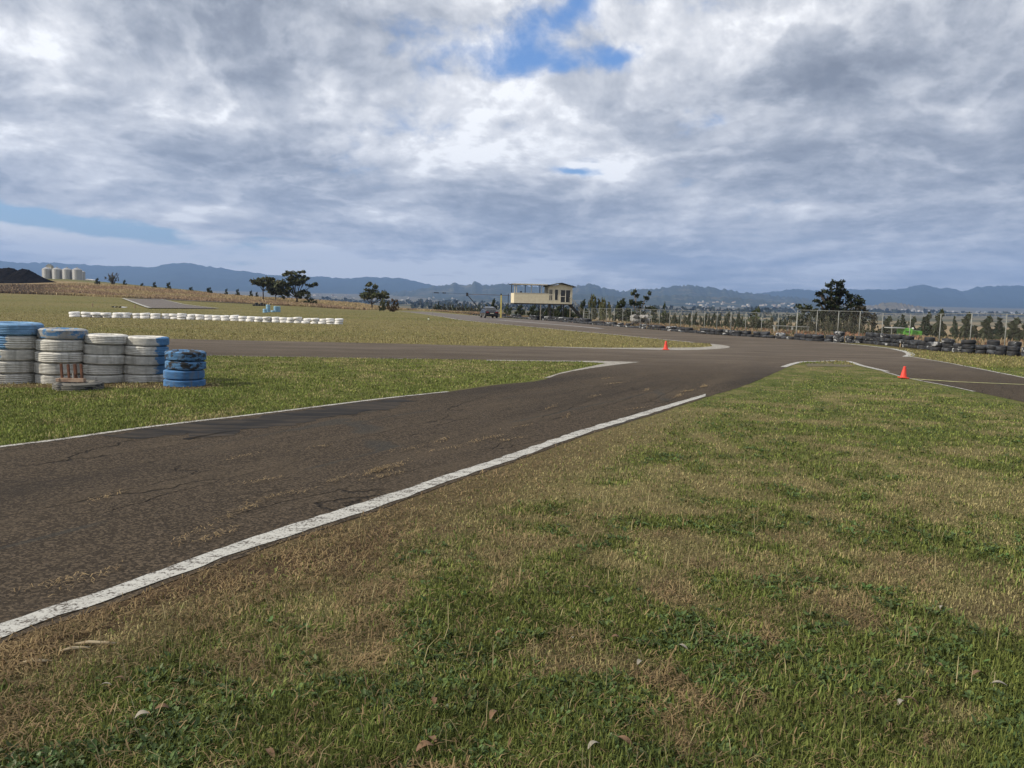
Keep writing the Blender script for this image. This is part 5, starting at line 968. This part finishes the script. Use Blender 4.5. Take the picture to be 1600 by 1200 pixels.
for ua, ub, v, Yd, lab in ((1210, 1234, 508.8, 62, 'long pale bench with a thin top behind the low fence'), (1238, 1266, 510.2, 68, 'pale bench further back, under the corner of the two fences')):
    um = (ua + ub) / 2; x, y, z = AG(um, Yd); top = AT(um, v, Yd)[2] - z; kk = Yd / F; hw = (ub - ua) / 2 * kk; root = empty('bench', (x, y, z)); tag(root, lab, 'bench', 'pale benches behind the low fence'); MB().box(-hw, hw, -.25, .25, top - .04, top).build('bench_top', M_POST, root)
    for s in (-.85, .85): MB().bar((s * hw, 0, -.2), (s * hw, 0, top - .05), .07, .3).build('leg', M_POST, root)
# ------------------------------------------------------------------ far town
HC = [simple('pale_house_wall', (.42, .41, .39), .8), simple('cream_house_wall', (.56, .50, .42), .8)]; RC = [simple('red_house_roof', (.25, .12, .09), .8), simple('white_house_roof', (.55, .55, .55), .6), simple('grey_house_roof', (.34, .34, .35), .7)]
hm_ = {}
for a in range(2):
    for r_ in range(3):
        q = MB().box(-.5, .5, -.35, .35, -.3, .32).mesh('wall'); q.materials.append(HC[a]); q2 = MB().prism([(-.55, .322), (.55, .322), (0, .58)], -.4, .4).mesh('roof'); q2.materials.append(RC[r_]); hm_[a, r_] = (q, q2)
def house(u, Yd, s, dz=0, i=0):
    x, y, z = AG(u, Yd); root = empty('house', (x, y, z + dz), random.uniform(-.6, .6)); root.scale = (s, s, s * .62); a, r_ = random.randint(0, 1), random.choices((0, 1, 2), (.25, .5, .25))[0]
    tag(root, 'small pale house of the far town below the hills', 'house', 'houses of the far town'); q, q2 = hm_[a, r_]
    for nm, me in (('wall', q), ('roof', q2)): o = bpy.data.objects.new(nm, me); COL.objects.link(o); o.parent = root
for i in range(62): house(random.uniform(1325, 1480), random.uniform(3600, 4200), random.uniform(9, 17), random.uniform(2, 14))
for i in range(26): house(random.uniform(1480, 1640), random.uniform(3900, 4900), random.uniform(9, 17), random.uniform(0, 8))
for i in range(44): house(random.uniform(1070, 1240), random.uniform(3800, 4500), random.uniform(9, 17), random.uniform(4, 34))
for i in range(44): house(random.uniform(480, 720), random.uniform(3600, 4700), random.uniform(9, 17), random.uniform(0, 22))
tag(None or empty('warehouse', AG(617, 3300)), 'long white warehouse roof of the far town right of the autumn bush', 'warehouse'); wh = bpy.data.objects['warehouse']; MB().box(-26, 26, -10, 10, -3, 6).build('wall', HC[0], wh); MB().prism([(-27, 6.02), (27, 6.02), (27, 8), (-27, 8)], -11, 11).build('roof', RC[1], wh)
# ------------------------------------------------------------------ near lawn: blades, weeds, straw
def scatter(n, ymin, ymax, pw, xl, xr):
    y = (ymin ** (1 - pw) + rng.random(n) * (ymax ** (1 - pw) - ymin ** (1 - pw))) ** (1 / (1 - pw)); px = rng.uniform(xl, xr, n); return (px - 800) / F * y, y
def keep(x, y, marg):
    P = np.stack([x, y], 1); k = ~inpoly(P, ASPH_C) & ~inpoly(P, APRON3)
    return k & (dist_line(P, RT_LINE) > marg)
ASPH_C = G2(RT_EDGE[:-1] + ISLE + BR_UP + HOOK + ST_FAR[1:] + ST_NEAR + RET_UP[1:] + RET_LO + WEDGE[1:])
def blades(x, y, h, w, col, lean, bend):
    n = len(x); z = H(x, y); a = rng.uniform(0, 6.28, n); th = rng.uniform(0, 6.28, n); l = np.abs(rng.normal(size=n)) * lean; l = np.minimum(l, 1.5)
    dx_, dy_ = np.cos(th), np.sin(th); cx_, cy_ = -dy_ * w / 2, dx_ * w / 2
    s1, c1 = np.sin(l * .6), np.cos(l * .6); s2, c2 = np.sin(np.minimum(l * (1 + bend), 1.9)), np.cos(np.minimum(l * (1 + bend), 1.9))
    m = np.stack([x + dx_ * h * .55 * s1, y + dy_ * h * .55 * s1, z + h * .55 * c1], 1); tp = m + np.stack([dx_ * h * .45 * s2, dy_ * h * .45 * s2, h * .45 * c2], 1); tp[:, 2] = np.maximum(tp[:, 2], z + .003)
    C2 = np.stack([cx_, cy_, 0 * cx_], 1); B = np.stack([x, y, z - .005], 1)
    V = np.stack([B - C2, B + C2, m + C2 * .85, m - C2 * .85, tp], 1).reshape(-1, 3); k = np.arange(n)[:, None] * 5
    return V, [k + np.array([[0, 1, 2, 3]]), k + np.array([[3, 2, 4]])], np.repeat(col, 5, 0)
GREEN = np.array((.078, .106, .026)); GREEN2 = np.array((.165, .188, .048)); STRAW = np.array((.330, .290, .138)); STRAW2 = np.array((.215, .186, .088)); WEED = np.array((.068, .106, .034))
def blade_cols(g, n, far):
    pick = rng.random(n) < np.clip(sstep(.08, .82, g), 0.06, .94); t_ = rng.random((n, 1)); gr = GREEN * (1 - t_) + GREEN2 * t_; gr = gr * (1 + .25 * far[:, None]); sr = STRAW * t_ + STRAW2 * (1 - t_)
    return np.where(pick[:, None], gr, sr) * rng.uniform(.5, 1.45, (n, 1)), pick
# right lawn
N = 640000; x, y = scatter(N, 2.15, 26, 1.55, -100, 2050); k_ = keep(x, y, .05) & ~inpoly(np.stack([x, y], 1), WEDGE_POLY); x, y = x[k_], y[k_]
P2 = np.stack([x, y], 1); lineR = dist_line(P2, RT_LINE); left = ~((x > np.interp(y, [q[1] for q in RT_LINE[:17]], [q[0] for q in RT_LINE[:17]])) | (y > 22.4)); x, y, lineR = x[~left], y[~left], lineR[~left]
g, b_, d__ = masks(x, y); th = np.clip(1 - b_ * .80, .18, 1); k_ = rng.random(len(x)) < th; x, y, g, b_, lineR = x[k_], y[k_], g[k_], b_[k_], lineR[k_]
n = len(x); far = sstep(5, 14, y); col, isg = blade_cols(g, n, far); hh = np.where(isg, rng.uniform(.016, .042, n), rng.uniform(.012, .034, n)) * (1 + .35 * (1 - sstep(2.5, 4.5, y)) * isg) * (.75 + .5 * fbm(x * 1.3, y * 1.3, 61, 2)); hh *= 1 - .45 * sstep(0.5, 0, lineR - .05)
w_ = rng.uniform(.0022, .0055, n) * (1 + .22 * np.maximum(y - 2.5, 0)) * np.where(isg, 1.15, .75)
hh *= np.where(y > 14, 1 - .55 * (1 - sstep(.3, 1.6, lineR)), 1); ok_ = ~((y > 20.5) & (lineR < .18)); hh = np.where((y > 19) & (lineR < 1.3), np.minimum(hh, .012), hh); V, Fc, C = blades(x[ok_], y[ok_], hh[ok_], w_[ok_], col[ok_], 1.35, .6)
tag(link('lawn_grass', np_mesh('lawn_grass', V, Fc, C), M_GRASS), 'patchy green and straw coloured grass of the near right lawn', 'grass', kind='stuff')
# lush wedge at the left
N = 240000; x, y = scatter(N, 7.2, 24, 1.4, -120, 1010); k_ = inpoly(np.stack([x, y], 1), WEDGE_POLY) & ~inpoly(np.stack([x, y], 1), APRON1) & (dist_line(np.stack([x, y], 1), WED_LINE) > .09); x, y = x[k_], y[k_]; g, b_, d__ = masks(x, y); k_ = rng.random(len(x)) < (1 - .85 * b_); x, y, g = x[k_], y[k_], g[k_]; n = len(x)
col, isg = blade_cols(np.clip(g + .12, 0, 1), n, np.ones(n) * .6); V, Fc, C = blades(x, y, rng.uniform(.018, .048, n) * (.7 + .6 * fbm(x * 1.5, y * 1.5, 8, 2)), rng.uniform(.007, .014, n) * (1 + .05 * (y - 8)), col * 1.1, 1.0, .6)
tag(link('wedge_grass', np_mesh('wedge_grass', V, Fc, C), M_GRASS), 'lush green grass of the wedge with the tyre stacks', 'grass', kind='stuff')
# olive grass of the island and the far lane verge, coarse tufts
N = 215000; x, y = scatter(N, 24, 172, 1.5, -200, 1900); P2 = np.stack([x, y], 1); k_ = ~inpoly(P2, ASPH_C) & ~inpoly(P2, APRON2) & ~inpoly(P2, WEDGE_POLY) & ((800 + F * x / y < 760) | inpoly(P2, ISLAND_POLY) | (y < 36)); x, y = x[k_], y[k_]; k_ = (H(x, y) > -SL * y - .3) & (~((800 + F * x / y > 640) & (y > 110))); x, y = x[k_], y[k_]; g, b_, d__ = masks(x, y); k_ = (rng.random(len(x)) < 1 - .8 * b_) & (d__ < .5); x, y, g = x[k_], y[k_], g[k_]; n = len(x)
col, isg = blade_cols(g * .8, n, np.ones(n)); V, Fc, C = blades(x, y, rng.uniform(.025, .075, n), rng.uniform(.012, .03, n) * (y / 25) ** .6, col * np.array((.92, .92, .85)), .8, .5)
tag(link('field_grass', np_mesh('field_grass', V, Fc, C), M_GRASS), 'short olive and tan grass of the island and the field beyond', 'grass', kind='stuff')
# wide bladed couch grass in tufts close to the camera
x, y = scatter(40000, 2.15, 8, 1.6, -60, 2000); k_ = keep(x, y, .3); x, y = x[k_], y[k_]; right = (x > np.interp(y, [q[1] for q in RT_LINE[:17]], [q[0] for q in RT_LINE[:17]])); x, y = x[right], y[right]; g, b_, _d = masks(x, y); k_ = rng.random(len(x)) < sstep(.50, .66, fbm(x * 2.1 + 5, y * 2.1, 93, 3)) * np.clip(g * 1.5 + .1, 0, 1); x, y = x[k_], y[k_]; n = len(x)
t_ = rng.random((n, 1)); V, Fc, C = blades(x, y, rng.uniform(.035, .075, n), rng.uniform(.0055, .010, n), (np.array((.085, .125, .030)) * (1 - t_) + np.array((.19, .225, .062)) * t_) * rng.uniform(.6, 1.3, (n, 1)), 1.1, .7)
tag(link('couch_grass', np_mesh('couch_grass', V, Fc, C), M_GRASS), 'wide bladed bright green grass tufts at the front of the near lawn', 'grass', kind='stuff')
# broad leaved weeds in the near lawn
def rosettes(cx, cy, nl, L, W, col, up):
    V, Fq, C = [], [], []; n = len(cx)
    k = np.repeat(np.arange(n), nl); m_ = len(k); a = rng.uniform(0, 6.28, m_); l = L[k] * rng.uniform(.6, 1.2, m_); w = W[k] * rng.uniform(.7, 1.2, m_); e = rng.uniform(.05, up, m_)
    x = cx[k] + rng.normal(size=m_) * .006; y = cy[k] + rng.normal(size=m_) * .006; z = H(x, y) + rng.uniform(.004, .022, m_); d = np.stack([np.cos(a) * np.cos(e), np.sin(a) * np.cos(e), np.sin(e)], 1); s = np.stack([-np.sin(a), np.cos(a), 0 * a], 1); B = np.stack([x, y, z], 1); u_ = np.array((0, 0, 1.0))
    roll = rng.normal(size=m_)[:, None] * .35; s = s + u_ * roll
    p = [B, B + d * l[:, None] * .35 + s * w[:, None] * .42, B + d * l[:, None] * .35 - s * w[:, None] * .42, B + d * l[:, None] * .7 + s * w[:, None] * .40 - u_ * l[:, None] * .02, B + d * l[:, None] * .7 - s * w[:, None] * .40 - u_ * l[:, None] * .02, B + d * l[:, None] - u_ * l[:, None] * .14, B + d * l[:, None] * .35 - u_ * w[:, None] * .12, B + d * l[:, None] * .7 - u_ * (w[:, None] * .12 + l[:, None] * .03)]
    V = np.stack(p, 1).reshape(-1, 3); q = np.arange(m_)[:, None] * 8; F4 = np.concatenate([q + np.array([[1, 6, 7, 3]]), q + np.array([[6, 2, 4, 7]])]); F3 = np.concatenate([q + np.array([[0, 6, 1]]), q + np.array([[0, 2, 6]]), q + np.array([[3, 7, 5]]), q + np.array([[7, 4, 5]])])
    C = np.repeat(col[k] * rng.uniform(.75, 1.3, (m_, 1)), 8, 0); return V, [F4, F3], C
N = 37000; x, y = scatter(N, 2.15, 17, 1.7, -60, 2050); k_ = keep(x, y, .25); x, y = x[k_], y[k_]; left = ~((x > np.interp(y, [q[1] for q in RT_LINE[:17]], [q[0] for q in RT_LINE[:17]]))); x, y = x[~left], y[~left]; g, b_, _d = masks(x, y); pn = fbm(x * 2.6 + 3, y * 2.6, 88, 3); k_ = rng.random(len(x)) < np.clip((g - .25) * 1.8, 0, .9) * (.05 + .85 * sstep(.44, .66, pn)) * (1 - b_); x, y = x[k_], y[k_]; n = len(x)
colw = WEED * rng.uniform(.75, 1.35, (n, 1)) * (1 + rng.normal(size=(n, 3)) * .05)
V, Fc, C = rosettes(x, y, 7, rng.uniform(.018, .042, n) * (1 + .02 * y), rng.uniform(.008, .017, n) * (1 + .02 * y), colw, .9)
m = foliage_mat('weed_leaf', 1.0, .2, .45); tag(link('weeds', np_mesh('weeds', V, Fc, C), m, smooth=True), 'low broad leaved green weeds spread through the near lawn', 'weeds', kind='stuff')
# straw litter: belt beside the line and wisps blown onto the asphalt
def litter(x, y, L, w, col, lift):
    n = len(x); a = rng.uniform(0, 6.28, n); z = H(x, y) + lift * rng.random(n) + .005; dx_, dy_ = np.cos(a) * L / 2, np.sin(a) * L / 2; bx, by = -np.sin(a) * w / 2, np.cos(a) * w / 2; c_ = rng.normal(size=n) * L * .18; t_ = rng.normal(size=n) * lift * .5
    mx_, my_ = x + bx / w * c_ * 2, y + by / w * c_ * 2
    V = np.stack([np.stack([x - dx_ - bx, y - dy_ - by, z], 1), np.stack([x - dx_ + bx, y - dy_ + by, z], 1), np.stack([mx_ + bx, my_ + by, z + .004 + np.abs(t_)], 1), np.stack([mx_ - bx, my_ - by, z + .004 + np.abs(t_)], 1), np.stack([x + dx_, y + dy_, z + np.maximum(t_, 0)], 1)], 1).reshape(-1, 3); k = np.arange(n)[:, None] * 5
    return V, [k + np.array([[0, 1, 2, 3]]), k + np.array([[3, 2, 4]])], np.repeat(col, 5, 0)
N = 130000; x, y = scatter(N, 2.15, 15, 1.7, -100, 1500); k_ = keep(x, y, .03); x, y = x[k_], y[k_]; left = ~((x > np.interp(y, [q[1] for q in RT_LINE[:17]], [q[0] for q in RT_LINE[:17]]))); x, y = x[~left], y[~left]; g, b_, _d = masks(x, y); pn = fbm(x * 3, y * 3, 52, 3); k_ = rng.random(len(x)) < np.clip(b_ * .85 * sstep(.30, .6, pn) + .10, 0, 1); x, y = x[k_], y[k_]; n = len(x)
t_ = rng.random((n, 1)); V, Fc, C = litter(x, y, rng.uniform(.02, .075, n), rng.uniform(.0015, .0034, n) * (1 + .18 * y), (np.array((.30, .225, .115)) * t_ + np.array((.15, .10, .055)) * (1 - t_)), .025)
xs, ys = [], []
for u, v, k in [(590, 737, 26), (600, 745, 10), (690, 690, 8), (740, 692, 7), (770, 685, 9), (800, 688, 7), (620, 730, 9), (410, 753, 7), (445, 775, 10), (400, 790, 7), (527, 751, 7), (700, 703, 6), (340, 838, 10), (365, 805, 7), (300, 838, 7), (95, 912, 10), (170, 777, 7), (820, 667, 5), (960, 600, 9), (950, 592, 8), (1010, 610, 6), (930, 620, 7), (860, 638, 7), (990, 640, 6), (885, 652, 6), (550, 890, 0), (150, 905, 6), (640, 703, 6), (500, 700, 5), (380, 715, 6), (1075, 612, 14), (1100, 605, 14), (1060, 620, 12)]:
    c = G(u, v); kk = k * 6; a = TDIR + random.uniform(-.3, .3); r1 = rng.normal(size=kk) * .11 * (1 + c[1] * .04); r2 = rng.normal(size=kk) * .028; xs.append(c[0] + np.cos(a) * r1 - np.sin(a) * r2); ys.append(c[1] + np.sin(a) * r1 + np.cos(a) * r2)
xs = np.concatenate(xs); ys = np.concatenate(ys); n2 = len(xs); t_ = rng.random((n2, 1)); V2, F2, C2 = litter(xs, ys, rng.uniform(.02, .06, n2), rng.uniform(.002, .0045, n2) * (1 + .08 * ys), np.array((.34, .26, .14)) * t_ + np.array((.20, .14, .08)) * (1 - t_), .012)
V2[:, 2] += .006
tag(link('straw_litter', np_mesh('straw_litter', np.concatenate([V, V2]), [Fc[0], Fc[1], F2[0] + len(V), F2[1] + len(V)], np.concatenate([C, C2])), M_GRASS), 'dry straw clippings beside the white line and blown over the asphalt', 'straw', kind='stuff')
# long bent seed stalks
x, y = scatter(900, 2.3, 20, 1.2, 100, 1600); k_ = keep(x, y, .3); x, y = x[k_], y[k_]; g, b_, _d = masks(x, y); left = ~((x > np.interp(y, [q[1] for q in RT_LINE[:17]], [q[0] for q in RT_LINE[:17]]))); k_ = ~left & ~inpoly(np.stack([x, y], 1), WEDGE_POLY); x, y = x[k_], y[k_]; n = len(x)
V, Fc, C = blades(x, y, rng.uniform(.08, .2, n), .0022 * (1 + .2 * y), np.array((.30, .26, .14)) * rng.uniform(.7, 1.2, (n, 1)), 1.0, .7); tag(link('seed_stalks', np_mesh('seed_stalks', V, Fc, C), M_GRASS), 'thin pale bent seed stalks rising from the near lawn', 'grass', kind='stuff')
# dead leaves on the lawn, a strip of bark
M_DL = [simple('dead_leaf_brown', (.19, .115, .065), .6, rgb2=(.12, .07, .04), scale=20), simple('dead_leaf_grey', (.27, .25, .20), .6, rgb2=(.2, .18, .15), scale=20)]
def dead_leaf(u, v, L, rz, mt, lab):
    x, y, z = G(u, v); mb = MB(); V = []
    for i in range(7):
        s = i / 6; w = L * .20 * math.sin(math.pi * (s * .92 + .05)) ** .8 + .0006; zz = .022 + L * .30 * math.sin(s * 2.6) - .01 * s; cx_ = L * .12 * math.sin(s * 3)
        for q, dz_ in ((-1, .25 * w), (0, 0), (1, .25 * w)): V.append((s * L - L / 2, cx_ + q * w, zz + dz_))
    V += [(a, b_, c_ - .0012) for a, b_, c_ in V]; Fc = []
    for i in range(6):
        for q in range(2): a = i * 3 + q; Fc.append((a, a + 3, a + 4, a + 1)); Fc.append((a + 21, a + 22, a + 25, a + 24))
    o = MB().add(V, Fc).build('dead_leaf', mt, None, (x, y, z + .012), smooth=True); o.rotation_euler = (random.uniform(-.3, .3), random.uniform(-.3, .3), rz); tag(o, lab, 'leaf', 'dead leaves on the near lawn')
A = 'curled brown dead leaf lying on the near lawn'; B = 'pale grey dead leaf lying on the near lawn'
for u, v, L, rz, q in [(664, 1182, .075, .4, 0), (678, 1172, .07, 1.9, 0), (772, 1130, .065, 1.0, 0), (678, 1108, .06, 1.5, 0), (422, 1192, .07, 2.2, 0), (960, 1007, .055, .2, 0), (998, 1047, .055, .9, 1), (930, 1180, .06, .5, 1), (975, 1172, .075, 2.4, 0), (1420, 1108, .07, 2.6, 0), (1410, 1112, .06, .5, 1), (1465, 1050, .045, 1.9, 0), (1474, 959, .05, .5, 1), (1530, 1068, .08, .1, 0), (1560, 1082, .07, 2.7, 1), (1065, 1022, .06, 2.4, 1), (895, 1008, .035, 1.5, 1), (252, 1120, .06, .5, 0), (185, 1075, .055, .1, 0), (225, 1130, .06, .35, 1), (165, 1086, .06, .3, 1), (780, 1000, .05, .1, 0), (915, 927, .05, 2.8, 0), (660, 1022, .05, .3, 0), (735, 937, .045, 2.6, 0)]: dead_leaf(u, v, L * .82, rz, M_DL[q], (A, B)[q])
for u, v, L, rz, lab in ((150, 1010, .095, .06, 'pale split strip of bark on the bare earth beside the white line'), (118, 1019, .06, .35, 'short pale splinter left of the strip of bark'), (56, 1039, .06, .2, 'thin tan splinter near the lower left edge')):
    x, y, z = G(u, v); o = MB().tube([(-L, 0, .012), (-L * .3, .004, .018), (L * .5, -.003, .017), (L, .003, .013)], [.003, .008, .007, .002], 6).build('bark_strip', simple('pale_bark_strip', (.38, .32, .22), .8), None, (x, y, z), smooth=True); o.rotation_euler.z = rz; tag(o, lab, 'bark')
